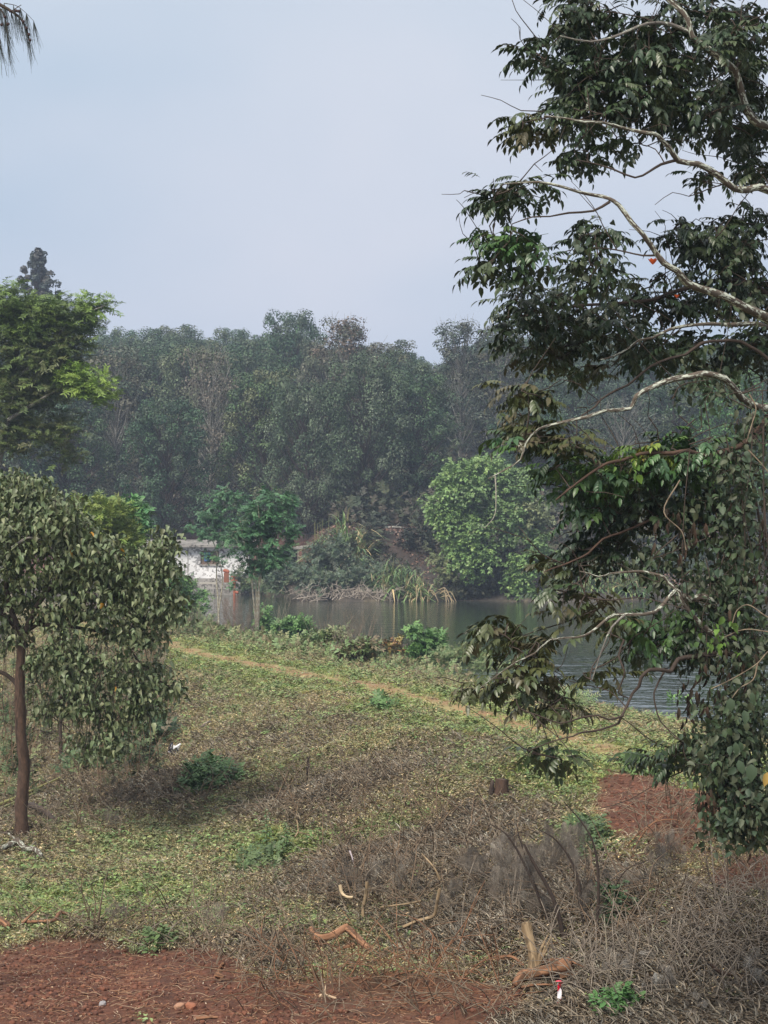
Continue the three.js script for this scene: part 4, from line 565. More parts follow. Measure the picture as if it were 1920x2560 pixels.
// ───────────────────────── plants along the far shore ─────────────────────────
const waterAt = (px, d) => { const p = at(px, 1400, d); return onGround(p.x, p.z, -0.05); };
{
  seed(501); const cl = shoot(8, 0.42, 0.62, 0.6);
  const b = waterAt(1215, 140); bush('creeper_tree', 'bright green creeper-covered tree at the water edge right of centre', 'tree', null, b, [{ name: 'trunk', p: [b, [1215, 1400], [1220, 1300], [1235, 1180]], d: 140, r0: 0.28, r1: 0.06, mat: barkDark }, { name: 'branch', p: [[1215, 1380], [1150, 1330], [1110, 1290]], d: 139, r0: 0.1, r1: 0.03, mat: barkDark }, { name: 'branch', p: [[1220, 1380], [1290, 1330], [1340, 1330]], d: 139, r0: 0.1, r1: 0.03, mat: barkDark }, { name: 'dead_branch', p: [[1238, 1185], [1240, 1240], [1236, 1290], [1212, 1320]], d: 136.4, r0: 0.06, r1: 0.02, mat: barkPale }],
    blobs([[1215, 1175, 70, 40, 140, 2, 40, 0], [1150, 1200, 60, 40, 139.5, 1.8, 40, 0], [1110, 1260, 45, 60, 139, 1.6, 40, 0], [1200, 1250, 70, 60, 139, 2, 46, 1], [1290, 1220, 60, 50, 140, 2, 34, 1], [1155, 1330, 60, 70, 138, 1.6, 50, 0], [1260, 1310, 60, 60, 138.6, 1.8, 40, 1], [1325, 1300, 45, 50, 139, 1.6, 30, 2], [1345, 1380, 32, 60, 138.6, 1.2, 26, 1], [1180, 1400, 60, 50, 137.6, 1.2, 36, 0], [1300, 1430, 36, 50, 137.6, 1, 26, 0], [1130, 1410, 50, 50, 139, 1.2, 26, 2], [1240, 1420, 60, 60, 139.6, 1.4, 40, 3], [1160, 1470, 70, 20, 139, 1, 22, 3], [1310, 1485, 26, 18, 137.4, 0.6, 8, 0]], 1.5),
    { bark: barkGrey, geo: cl, per: 12, spread: 0.5, size: [0.3, 0.62], tilt: [-0.9, 0.4], twig: 0.025, pal: [[[0.149, 0.255, 0.076], [0.196, 0.306, 0.095], [0.118, 0.204, 0.063]], [[0.110, 0.189, 0.063], [0.141, 0.226, 0.076]], [[0.133, 0.160, 0.069], [0.157, 0.189, 0.088]], [[0.071, 0.087, 0.050], [0.094, 0.095, 0.057]]] });
  // shrubs
  const sl = shoot(10, 0.34, 0.36, 0.5);
  const sh = (px, d, spots, label, pal) => { const b = waterAt(px, d); return bush('lakeside_shrub', label, 'shrub', 'shrubs on the far shore', b, [{ p: [b, b.clone().add(V(0.2, 1, 0)), b.clone().add(V(0.1, 1.8, 0.1))], d, r0: 0.06, r1: 0.03 }], blobs(spots, 1.3), { bark: barkGrey, geo: sl, per: 7, spread: 0.34, size: [0.4, 0.8], twig: 0.016, pal: [pal] }); };
  const bg = [[0.077, 0.119, 0.070], [0.098, 0.140, 0.077], [0.063, 0.105, 0.070], [0.119, 0.140, 0.098]];
  sh(830, 142, [[830, 1375, 50, 26, 142, 1.4, 26], [790, 1400, 40, 26, 142, 1.2, 22], [860, 1410, 40, 26, 142, 1.2, 20]], 'blue-green rounded shrub below the tall reed clump', bg);
  sh(740, 140, [[740, 1430, 50, 24, 140, 1.2, 28], [700, 1450, 36, 20, 140, 1, 18], [775, 1450, 40, 24, 139, 1, 20]], 'sprawling green shrub at the water right of the porch', bg);
  sh(860, 139, [[860, 1450, 60, 26, 139, 1, 36], [920, 1440, 40, 30, 139.5, 1, 22], [800, 1460, 40, 20, 138.5, 0.8, 14]], 'green shrub rising behind the heap of bare branches', bg);
  sh(960, 142, [[960, 1420, 60, 22, 142, 1.2, 20], [1010, 1440, 40, 22, 142, 1, 14]], 'dark shrub between the bare branches and the creeper-covered tree', [[0.056, 0.077, 0.049], [0.084, 0.091, 0.063]]);
  sh(1420, 141, [[1420, 1430, 50, 26, 141, 1.2, 24], [1480, 1420, 60, 26, 141, 1.4, 26], [1560, 1420, 60, 30, 142, 1.4, 26]], 'pale green bank shrub right of the creeper-covered tree', [[0.126, 0.168, 0.084], [0.098, 0.140, 0.070], [0.154, 0.168, 0.098]]);
  sh(1690, 141, [[1690, 1400, 90, 40, 141, 1.6, 36], [1820, 1400, 80, 50, 141, 1.6, 36]], 'bluish green shrub on the far shore behind the hanging creeper', bg);
  sh(640, 152, [[640, 1462, 40, 14, 152, 0.8, 16], [690, 1466, 40, 12, 150, 0.8, 14], [600, 1440, 24, 26, 153, 0.6, 12]], 'low green shrub on the steps beside the orange pipe', [[0.070, 0.119, 0.049], [0.112, 0.140, 0.056]]);
  sh(440, 154, [[440, 1475, 40, 14, 150, 0.8, 10]], 'low shrub at the foot of the steps left of the window', bg);
  sh(330, 170, [[300, 1320, 60, 10, 172, 1, 14], [420, 1325, 60, 8, 172, 1, 12]], 'low weeds on the red bank above the roof', [[0.084, 0.084, 0.056], [0.070, 0.098, 0.049]]);
  // reeds and elephant grass
  const blades = [bladeGeo(0.022, 0.9), bladeGeo(0.02, 0.5), bladeGeo(0.024, 1.3)];
  const reed = (px, d, n, rx, h, label, dry = 0.15, py = null) => { const b = py ? at(px, py, d) : waterAt(px, d), t = thing('reed_clump', label, 'reeds', b, 'reed clumps on the far shore'), ls = [[], [], []]; for (let i = 0; i < n; i++) { const q = V(gauss() * rx, 0, gauss() * rx * 0.6), up = rnd() < 0.6 ? R(0, 0.55 * h) : 0, s = R(0.5, 1) * h * (up ? 0.62 : 1), a = R(0, 6.28); q.y = H(b.x + q.x, b.z + q.z) - b.y + up; const m = frame(q, V(Math.cos(a), 0, Math.sin(a)), V(0, 1, 0), s, new THREE.Matrix4(), s * R(1.1, 1.9)); ls[i % 3].push({ m, c: jitter(rnd() < dry ? pick([[0.525, 0.420, 0.227], [0.420, 0.350, 0.210]]) : pick([[0.158, 0.263, 0.096], [0.227, 0.333, 0.131], [0.122, 0.210, 0.088]]), 0.2) }); } ls.forEach((l, i) => instanced('blades', blades[i], std(0xffffff, 0.55), l, t));
    const st = []; for (let i = 0; i < 8; i++) { const q = V(gauss() * rx * 0.7, -0.1, gauss() * rx * 0.4); st.push(tube([q, q.clone().add(V(gauss() * 0.15, h * 0.5, 0)), q.clone().add(V(gauss() * 0.3, h * R(0.6, 0.95), 0))], [0.022, 0.012], 4, 1)); } part('stalks', merge(st), std(lin(0.22, 0.22, 0.1), 0.7), t, 'stuff'); return t; };
  reed(797, 150, 60, 0.35, 5.2, 'tallest plume-like reed standing left in the reed group', 0.3);
  reed(845, 150, 170, 0.8, 4.2, 'tall broad reed clump right of the tallest reed', 0.22);
  reed(905, 148, 90, 0.55, 3.5, 'pale reed tuft beside the dark tree trunk', 0.4);
  reed(900, 142, 120, 0.9, 2.9, 'bright green reed clump above the bare branches', 0.05);
  reed(1000, 139, 260, 1.2, 3.0, 'wide green reed clump left of the creeper-covered tree', 0.12);
  reed(1050, 137.6, 160, 0.7, 2.6, 'reed clump with bleached bent-over stems at the water edge', 0.35);
  reed(960, 138.4, 120, 0.8, 2.2, 'low green reeds at the end of the bare branch heap', 0.15);
  reed(1375, 138, 60, 0.5, 1.6, 'small dry reed tuft right of the creeper-covered tree', 0.5);
  reed(1480, 138.5, 200, 1.4, 2.3, 'long green reed bed behind the broken branch', 0.12);
  reed(1570, 139, 200, 1.4, 2.5, 'reed bed continuing right behind the olive leaves', 0.1);
  // bent bleached stems dipping into the water
  const bs = []; for (let i = 0; i < 15; i++) { const px = R(1025, 1120), a = at(px, 1488 + R(-14, 6), 137), e = at(px + R(-20, 34), 1505, 136.4); e.y = -0.1; const m = a.clone().lerp(e, 0.45); m.y = a.y + R(0.05, 0.3); bs.push(tube([a, m, e], [0.03, 0.02], 4, 3)); } const bsb = at(1080, 1500, 136.8); part('bent_reeds', shifted(merge(bs), bsb), std(lin(0.42, 0.33, 0.2), 0.7), scene).position.copy(bsb);
  tag(scene.children[scene.children.length - 1], 'bleached dry reed stems bent down into the water', 'reeds');
  // heap of bare, bleached branches at the water
  const hb = waterAt(850, 138), heap = thing('branch_heap', 'heap of bleached bare branches lying along the far water edge', 'branches', hb), hg = [];
  for (let i = 0; i < 95; i++) { const px = R(742, 1000), a = at(px, 1500 - R(0, 14), 137.4 + R(-0.8, 0.8)); a.y = R(-0.05, 0.35); const L = R(0.7, 2.1), an = R(0, 6.28), e = a.clone().add(V(Math.cos(an) * L, R(0.1, 0.9) * Math.min(1, L), Math.sin(an) * L * 0.5)), m = a.clone().lerp(e, 0.5).add(V(gauss() * 0.3, R(-0.1, 0.6), gauss() * 0.3)); hg.push(tube([a, m, e], [R(0.025, 0.05), 0.012], 4, 3)); for (let k = 0; k < 2; k++) { const q = m.clone().lerp(e, rnd()); hg.push(tube([q, q.clone().add(V(gauss() * 0.4, R(0, 0.6), gauss() * 0.2))], [0.018, 0.008], 3, 1)); } }
  part('twigs', shifted(merge(hg), hb), bark([0.480, 0.440, 0.400], [0.740, 0.700, 0.660], 0), heap, 'stuff');
  // bare standing twigs above the heap and fallen trunks on the slope
  const trunkAt = (px, py, d, L, label) => { const p = at(px, py, d), g = onGround(p.x, p.z, 0.1), o = thing('fallen_trunk', label, 'log', g); part('log', tube([V(-L / 2, 0, 0), V(0, 0.1, 0.1), V(L / 2, 0.02, 0)], [0.13, 0.1], 7, 2), barkGrey, o); part('broken_branch', tube([V(0.1, 0.1, 0.1), V(0.5, 0.5, 0.3)], [0.05, 0.02], 5, 1), barkGrey, o); };
  trunkAt(770, 1337, 168, 2, 'short pale fallen log on the slope left of the tallest reed'); trunkAt(985, 1340, 160, 1.6, 'pale fallen log among brown leaves on the slope');
}

// ───────────────────────── plants on the dam ─────────────────────────
{
  seed(601); const sl = shoot(12, 0.34, 0.34, 0.55, 0.01);
  const pr = (name, px, py, stems, spots, label, pal) => { const b = gnd(px, py), D = -b.z; b.y -= 0.06; bush(name, label, 'tree', 'young trees on the dam', b, stems.map(s => ({ name: 'trunk', p: [b.clone().add(V(R(-.1, .1), 0, R(-.1, .1))), ...s], d: D, r0: 0.055, r1: 0.014, sides: 7, mat: barkPale })), blobs(spots.map(s => [s[0], s[1], s[2], s[3], D + (s[5] ?? 0), 0.8, s[4]]), 0.85), { bark: barkPale, geo: sl, per: 8, spread: 0.17, size: [0.26, 0.5], tilt: [-0.7, 0.35], twig: 0.009, pal: [pal] }); };
  const pal = [[0.069, 0.178, 0.077], [0.093, 0.217, 0.093], [0.059, 0.148, 0.069], [0.077, 0.155, 0.077]];
  pr('sapling_tree', 545, 1580, [[[545, 1500], [541, 1440], [548, 1350], [560, 1260], [566, 1220]], [[548, 1520], [556, 1440], [535, 1360], [515, 1300]]], [[540, 1395, 34, 16, 6], [565, 1232, 34, 20, 15], [540, 1275, 40, 28, 22], [596, 1250, 22, 24, 9], [520, 1330, 34, 16, 11], [480, 1318, 18, 7, 4], [565, 1320, 40, 30, 24], [570, 1355, 34, 14, 7], [575, 1450, 14, 20, 3], [510, 1285, 16, 18, 5]], 'young tree with single pale stem left of the three-stemmed one', pal);
  pr('sapling_tree', 640, 1602, [[[634, 1500], [628, 1440], [615, 1380], [600, 1300]], [[641, 1500], [640, 1430], [650, 1340], [645, 1260]], [[648, 1500], [650, 1440], [690, 1370], [715, 1290], [728, 1250]], [[650, 1450], [668, 1400], [690, 1330], [675, 1270]]], [[640, 1270, 30, 26, 16], [675, 1255, 24, 24, 12], [722, 1255, 24, 24, 14], [700, 1300, 44, 26, 24], [640, 1320, 50, 34, 34], [600, 1350, 40, 30, 20], [700, 1355, 44, 30, 24], [650, 1390, 60, 26, 30], [635, 1420, 34, 18, 9], [735, 1320, 18, 14, 6], [690, 1400, 30, 20, 12]], 'young tree with three pale slender stems on the dam', pal);
  const wl = shoot(9, 0.36, 0.5, 0.5, 0.012), fine = shoot(12, 0.3, 0.24, 0.5, 0.01);
  const weed = (px, py, spots, label, pal, fineLeaf, k = 1.4) => { const b = gnd(px, py), D = -b.z; b.y -= 0.04; bush('bank_shrub', label, 'shrub', 'shrubs along the lake side of the dam', b, [0, 1, 2].map(i => ({ p: [b, b.clone().add(V(R(-.2, .2), 0.35, R(-.1, .1))), b.clone().add(V(R(-.4, .4), 0.7, R(-.2, .2)))], d: D, r0: 0.018, r1: 0.006, sides: 4 })), blobs(spots.map(s => [s[0], s[1] - s[3] * (px > 850 ? 0 : 0.4), s[2] * 1.1, s[3] * (px > 850 ? 1.15 : 1.4), D, 0.6, s[4] * 2.1]), k), { bark: barkBrown, geo: fineLeaf ? fine : wl, per: 6, spread: 0.12, size: [0.22, 0.42], twig: 0.005, pal: [pal] }); };
  const g1 = [[0.136, 0.269, 0.081], [0.161, 0.305, 0.090], [0.108, 0.215, 0.071]], g2 = [[0.179, 0.251, 0.108], [0.136, 0.207, 0.081], [0.233, 0.251, 0.125]], br = [[0.187, 0.149, 0.094], [0.234, 0.187, 0.109], [0.140, 0.156, 0.070]];
  weed(440, 1560, [[430, 1480, 26, 40, 26], [460, 1500, 30, 36, 30], [450, 1540, 46, 26, 34], [500, 1520, 24, 30, 14], [420, 1440, 20, 24, 10]], 'tall bright green shrub left of the single-stemmed young tree', g1);
  weed(500, 1575, [[505, 1560, 34, 16, 16], [560, 1580, 30, 12, 12]], 'low green shrub at the foot of the single-stemmed young tree', g2, true);
  weed(655, 1600, [[660, 1560, 16, 26, 12], [672, 1590, 20, 12, 8]], 'small shrub growing against the three-stemmed young tree', g1);
  weed(730, 1610, [[715, 1575, 26, 16, 20], [745, 1580, 30, 22, 24], [770, 1570, 14, 12, 6], [720, 1600, 36, 14, 16]], 'bright shrub just right of the three-stemmed young tree', g1);
  weed(800, 1640, [[790, 1615, 30, 18, 20], [830, 1620, 36, 22, 26], [845, 1595, 14, 14, 6]], 'pale green shrub in the middle of the lakeside row', g2);
  weed(880, 1660, [[880, 1640, 34, 20, 20], [910, 1630, 26, 18, 14]], 'brownish green shrub between the pale shrub and the reddish one', [...g2, ...br]);
  weed(975, 1660, [[965, 1620, 26, 14, 14], [990, 1630, 26, 22, 16], [950, 1645, 30, 18, 14]], 'shrub with reddish and yellow leaf tips', [[0.260, 0.130, 0.052], [0.286, 0.234, 0.078], [0.130, 0.156, 0.065], [0.104, 0.078, 0.052]]);
  weed(1065, 1680, [[1050, 1610, 10, 20, 5], [1080, 1600, 24, 20, 16], [1070, 1640, 46, 26, 34], [1035, 1575, 12, 8, 4]], 'taller green shrub left of the lowest hanging branch tips', g1);
  weed(1130, 1690, [[1130, 1650, 44, 26, 32], [1180, 1640, 40, 20, 20], [1100, 1675, 40, 20, 16]], 'wide green shrub beside the hanging branch tips', g2, true);
  weed(1220, 1710, [[1220, 1680, 60, 22, 28]], 'low green shrub under the hanging branch tips', g2, true);
  weed(1390, 1765, [[1350, 1740, 50, 14, 18], [1420, 1760, 50, 14, 16]], 'low weeds on the near bank below the rippled water', g2, true);
  weed(1700, 1790, [[1690, 1775, 26, 20, 24], [1720, 1785, 20, 14, 10]], 'bright green shrub on the near bank at right', g1);
  weed(1850, 1810, [[1850, 1800, 50, 16, 16]], 'low shrub at the right end of the bank', g2, true);
  // low rough growth along the lake side of the dam
  const low = [[], []]; for (let i = 0; i < 15000; i++) { const t = R(-26, 44), s = R(-7.2, -1.6), x = cA.x + cU.x * t + cN.x * s, z = cA.z + cU.z * t + cN.z * s; if (fbm(x * 0.5, z * 0.5 + 4, 3) + (s < -3 ? 0.14 : -0.08) < 0.42 || (t > 14 && (s < -3.5 ? rnd() < 0.8 : rnd() < 0.4))) continue; const tall = t > 10 ? 0.3 : 1; const f = rnd() < 0.45 ? 0 : 1; low[f].push({ m: frame(onGround(x, z, R(0, 0.45) * rnd() * tall), V(gauss(), R(0.1, 1.2), gauss()), V(0, 1, 0.1), R(0.16, 0.34) * (0.5 + 0.5 * tall)), c: jitter(pick(f ? br : g2), 0.3) }); }
  instanced('rough_growth', wl, std(0xffffff, 0.7), low[0], scene).userData.label = 'green rough growth along the lake side of the dam'; instanced('rough_growth', fine, std(0xffffff, 0.8), low[1], scene).userData.label = 'brown withered growth along the lake side of the dam';
  // bare twiggy bushes against the water
  const bare = (px, py, w, h, n, label, mat = stickGrey) => { const b = gnd(px, py), D = -b.z, o = thing('bare_bush', label, 'shrub', b, 'bare twiggy bushes on the dam'), gs = []; for (let i = 0; i < n; i++) { const a = b.clone().add(V(gauss() * w * 0.25 / F * D, -0.05, gauss() * 0.3)), top = a.clone().add(V(gauss() * w * 0.45 / F * D, R(0.45, 1) * h / F * D, gauss() * 0.3)), mid = a.clone().lerp(top, 0.5).add(V(gauss() * 0.08, 0.05, 0)); gs.push(tube([a, mid, top], [R(0.006, 0.012), 0.003], 4, 3)); for (let k = 0; k < 4; k++) { const q = mid.clone().lerp(top, rnd()); gs.push(tube([q, q.clone().add(V(gauss() * 0.16, R(0.05, 0.35), gauss() * 0.1))], [0.005, 0.002], 3, 1)); } } part('twigs', shifted(merge(gs), b), mat, o, 'stuff'); };
  bare(600, 1600, 120, 120, 70, 'grey bare bush between the two young trees'); bare(700, 1610, 50, 125, 12, 'thin bare stem standing right of the three-stemmed tree', barkPale); bare(815, 1640, 90, 130, 34, 'bare twiggy bush above the pale green shrub'); bare(890, 1660, 130, 150, 52, 'widest bare twiggy bush leaning right over the water'); bare(480, 1590, 50, 90, 20, 'bare bush left of the single-stemmed young tree');
  // rank growth and dead vines behind the small left tree
  { const c = onGround(-7.6, -47), t = thing('undergrowth', 'tangle of dry vines and dull green weeds behind the small left trunk', 'undergrowth', c), gs = [], l1 = [], l2 = []; t.userData.kind = 'stuff';
    for (let i = 0; i < 4200; i++) { const d = R(34, 58), x = R(-0.205, -0.115) * d; if (fbm(x * 0.6, d * 0.5, 3) < 0.42) continue; const p = onGround(x, -d, R(0, 1.1) * rnd()); (rnd() < 0.5 ? l1 : l2).push({ m: frame(p.sub(c), V(gauss(), R(-0.2, 1), gauss()), V(0, 1, 0.1), R(0.2, 0.42)), c: jitter(pick([[0.08, 0.11, 0.045], [0.11, 0.13, 0.06], [0.12, 0.1, 0.065], [0.055, 0.09, 0.035]]), 0.3) }); if (i % 4 === 0) { const a = onGround(x, -d, -0.05).sub(c), e = a.clone().add(V(gauss() * 0.5, R(0.4, 1.7), gauss() * 0.4)); gs.push(tube([a, a.clone().lerp(e, 0.5).add(V(gauss() * 0.15, 0.1, 0)), e], [0.011, 0.005], 3, 2)); } }
    instanced('foliage', wl, std(0xffffff, 0.7), l1, t); instanced('foliage', fine, std(0xffffff, 0.8), l2, t); part('dead_stems', merge(gs), stickBrown, t, 'stuff'); }
}

// ───────────────────────── what grows and lies on the ground ─────────────────────────
{
  seed(701);
  const clump = (n, len, w, flat, curl, f = g => g) => { const gs = []; for (let i = 0; i < n; i++) { const g = bladeGeo(w * R(0.7, 1.3), curl * R(0.3, 1.5), 3, R(flat[0], flat[1]), R(flat[2], flat[3])), a = R(0, 6.28), s = len * R(0.45, 1.1); g.applyMatrix4(frame(V(gauss() * len * 0.22, 0, gauss() * len * 0.22), V(Math.cos(a), 0, Math.sin(a)), V(gauss() * 0.2, 1, gauss() * 0.2), s, new THREE.Matrix4(), 1)); gs.push(f(g)); } return gs; };
  const vary = g => { const k = [0.65 + 0.75 * rnd(), 0], t = R(-0.12, 0.12); return tintVerts(g, () => [k[0] * (1 + t), k[0], k[0] * (1 - t)]); };
  const flecks = (n, rad, len, w, lift, g0) => { const gs = []; for (let i = 0; i < n; i++) { const a = R(0, 6.28), g = g0.clone(); g.applyMatrix4(frame(V(gauss() * rad, lift * rnd() ** 1.5, gauss() * rad), V(Math.cos(a), R(-0.9, 1.1), Math.sin(a)), V(gauss(), 1, gauss()), len * R(0.5, 1.3), new THREE.Matrix4(), w * R(0.6, 1.3))); gs.push(vary(g)); } return gs; };
  const fl0 = leafGeo(1, 0.3, 0.1), straw = [0, 1, 2].map(() => merge([...flecks(26, 0.15, 0.038, 0.011, 0.06, fl0), ...flecks(6, 0.12, 0.11, 0.0045, 0.08, fl0)])), matted = [0, 1, 2].map(() => merge([...flecks(20, 0.15, 0.036, 0.01, 0.06, fl0), ...flecks(12, 0.13, 0.13, 0.0045, 0.09, fl0)]));
  const grass = [0, 1].map(() => merge([...flecks(16, 0.11, 0.045, 0.011, 0.06, fl0)].concat(clump(14, 0.13, 0.0055, [0.2, 0.9, 0.5, 1], 0.5, vary))));
  const lf = leafGeo(0.62, 0.25, 0.15), herb = [0, 1].map(() => { const gs = []; for (let i = 0; i < 9; i++) { const a = R(0, 6.28), g = lf.clone(); g.applyMatrix4(frame(V(gauss() * 0.06, R(0, 0.09), gauss() * 0.06), V(Math.cos(a), R(-0.3, 0.6), Math.sin(a)), V(gauss() * 0.3, 1, gauss() * 0.3), R(0.035, 0.07))); gs.push(vary(g)); } return merge(gs); });
  const stick = [0, 1, 2].map(k => { const p = [V(0, 0, 0)]; let q = V(0, 0, 0); for (let i = 0; i < 4; i++) { q = q.clone().add(V(gauss() * 0.09, gauss() * 0.05, 0.25)); p.push(q); } const gs = [tube(p, [0.008, 0.004], 4, 1)]; if (k) gs.push(tube([p[2], p[2].clone().add(V(0.12 * (k - 1.5) * 2, 0.08, 0.2))], [0.005, 0.003], 3, 1)); return merge(gs); });
  const curl = [0, 1].map(k => { const p = []; for (let i = 0; i < 6; i++) { const a = i * 0.5 + k; p.push(V(Math.sin(a) * 0.2 + gauss() * 0.03, R(-0.02, 0.06), i * 0.16)); } return tube(p, [0.01, 0.006], 4, 2); });
  const L = { straw: [[], [], []], grass: [[], []], herb: [[], []], stick: [[], [], []], root: [[], []], dead: [[], [], []] };
  const N = 245000;
  for (let i = 0; i < N; i++) {
    const d = 1 / lerp(1 / 15, 1 / 82, rnd() ** 0.9), x = R(-0.27, 0.36) * d, z = -d, s = dryS(x, z);
    if (s < -6.8) continue;
    const red = cover(redSoil, x, z, 0.3), gr = cover(greenish, x, z), de = cover(deadish, x, z), pd = pathOff(x, z), crest = 1 - sstep(0.6, 3, Math.abs(s - 0.6)), grow = 0.85 + Math.min(0.7, Math.max(0, d - 22) * 0.014), n = fbm(x * 0.8 + 5, z * 0.8, 3), strip = noise2(s * 1.6 + 2, alongT(x, z) * 0.25);
    if (pd < 0.5 && rnd() < 0.8) continue; if (rnd() < red * 1.25) { if (rnd() < 0.75) { const p = onGround(x, z, R(0, 0.02)), a = R(0, 6.28); const k = Math.floor(rnd() * 2); if (rnd() < 0.17) L.root[k].push({ m: frame(p, V(Math.cos(a), gauss() * 0.12, Math.sin(a)), V(gauss() * 0.3, 1, 0.1), 0.08 + 0.3 * rnd() ** 2), c: jitter(pick([[0.3, 0.15, 0.08], [0.38, 0.22, 0.13], [0.2, 0.09, 0.06], [0.42, 0.3, 0.2]]), 0.25) }); } continue; }
    const a = R(0, 6.28), lay = V(Math.cos(a), gauss() * 0.15, Math.sin(a)), up = V(gauss() * 0.25, 1, gauss() * 0.25), q = rnd();
    const pg = clamp(0.36 + 0.75 * gr + 0.6 * crest * sstep(0.3, 0.55, n) + 0.35 * sstep(0.5, 0.68, n) + 0.4 * (strip - 0.5) - 0.65 * de, 0.04, 0.92);
    const p = onGround(x, z, R(0, 0.06) * rnd());
    if (q < pg * 0.62) L.grass[i & 1].push({ m: frame(p, lay, up, R(0.6, 1.2) * (0.6 + 0.4 * grow)), c: jitter(pick(gr > 0.5 || crest > 0.5 ? [[0.22, 0.3, 0.09], [0.29, 0.34, 0.11], [0.36, 0.36, 0.14]] : [[0.22, 0.25, 0.11], [0.31, 0.31, 0.14], [0.36, 0.33, 0.18]]), 0.25) });
    else if (q < pg) L.herb[i & 1].push({ m: frame(p, lay, up, R(0.7, 1.4) * grow), c: jitter(pick([[0.17, 0.26, 0.09], [0.15, 0.22, 0.08], [0.23, 0.29, 0.12], [0.22, 0.22, 0.11]]), 0.25) });
    else if (rnd() < 0.025 + 0.05 * de) L.stick[i % 3].push({ m: frame(p, lay, up, R(0.2, 0.6) * (0.7 + 0.3 * grow)), c: jitter(pick([[0.26, 0.21, 0.16], [0.16, 0.12, 0.09], [0.36, 0.3, 0.23], [0.1, 0.075, 0.06]]), 0.3) });
    else if (rnd() < de * 0.8 + 0.15) L.dead[i % 3].push({ m: frame(p, lay, up, R(0.7, 1.3) * (0.6 + 0.4 * grow)), c: jitter(pick([[0.29, 0.24, 0.18], [0.36, 0.3, 0.23], [0.2, 0.165, 0.13], [0.44, 0.37, 0.28]]), 0.3) });
    else L.straw[i % 3].push({ m: frame(p, lay, up, R(0.7, 1.3) * (0.6 + 0.4 * grow)), c: jitter(pick([[0.48, 0.41, 0.24], [0.4, 0.34, 0.21], [0.58, 0.5, 0.34], [0.44, 0.42, 0.22]]), 0.25) });
  }
  const plain = std(0xffffff, 0.85), varied = std(0xffffff, 0.8, { vertexColors: true }), put = (name, geos, lists, label) => { const white = geos[0].attributes.color ? varied : plain; const g = new THREE.Group(); g.name = name; tag(g, label, 'ground cover', null, 'stuff'); scene.add(g); geos.forEach((k, i) => lists[i].length && instanced('strands', k, white, lists[i], g)); };
  put('dry_grass', straw, L.straw, 'straw-coloured cut grass strewn over the slope'); put('green_grass', grass, L.grass, 'short green grass growing in patches on the slope'); put('low_herbs', herb, L.herb, 'small leafy green weeds spread across the slope'); put('loose_sticks', stick, L.stick, 'thin sticks scattered over the slope'); put('torn_roots', curl, L.root, 'orange-brown torn roots strewn over the bare red soil'); put('dead_stems', matted, L.dead, 'grey-brown dead stems matted over the slope');
  // clods of red soil and chips of wood
  const clod = []; for (let k = 0; k < 3; k++) { const g = new THREE.IcosahedronGeometry(1, 1), p = g.attributes.position; for (let i = 0; i < p.count; i++) { const x = p.getX(i), y = p.getY(i), z = p.getZ(i), q = 0.75 + 0.5 * noise3(x * 1.7 + k * 9, y * 1.7, z * 1.7); p.setXYZ(i, x * q, y * q * 0.75, z * q); } g.computeVertexNormals(); clod.push(g); }
  const cl = [[], [], []], chips = []; for (const P of redSoil) for (let i = 0; i < 2400 * P.ax * P.az / 1.2; i++) { const x = P.x + R(-1.1, 1.1) * P.ax, z = P.zc + R(-1.1, 1.1) * P.az; if (cover([P], x, z, 0.3) < 0.35) continue; const s = 0.003 + 0.03 * rnd() ** 9; cl[i % 3].push({ m: frame(onGround(x, z, s * 0.25), V(gauss(), gauss() * 0.3, gauss()), V(0.1, 1, 0), s), c: jitter(pick([[0.13, 0.05, 0.029], [0.16, 0.066, 0.04], [0.09, 0.034, 0.021]]), 0.3) }); if (i % 9 === 0) chips.push({ m: frame(onGround(x, z, 0.012), V(gauss(), gauss() * 0.2, gauss()), V(gauss() * 0.4, 1, 0), R(0.012, 0.045)), c: jitter(pick([[0.45, 0.3, 0.18], [0.36, 0.2, 0.12], [0.5, 0.4, 0.3]]), 0.25) }); }
  put('soil_clods', clod, cl, 'crumbly clods of red soil on the bare ground'); put('wood_chips', [leafGeo(0.35, 0.1, 0.1)], [chips], 'pale wood chips lying on the red soil');
}
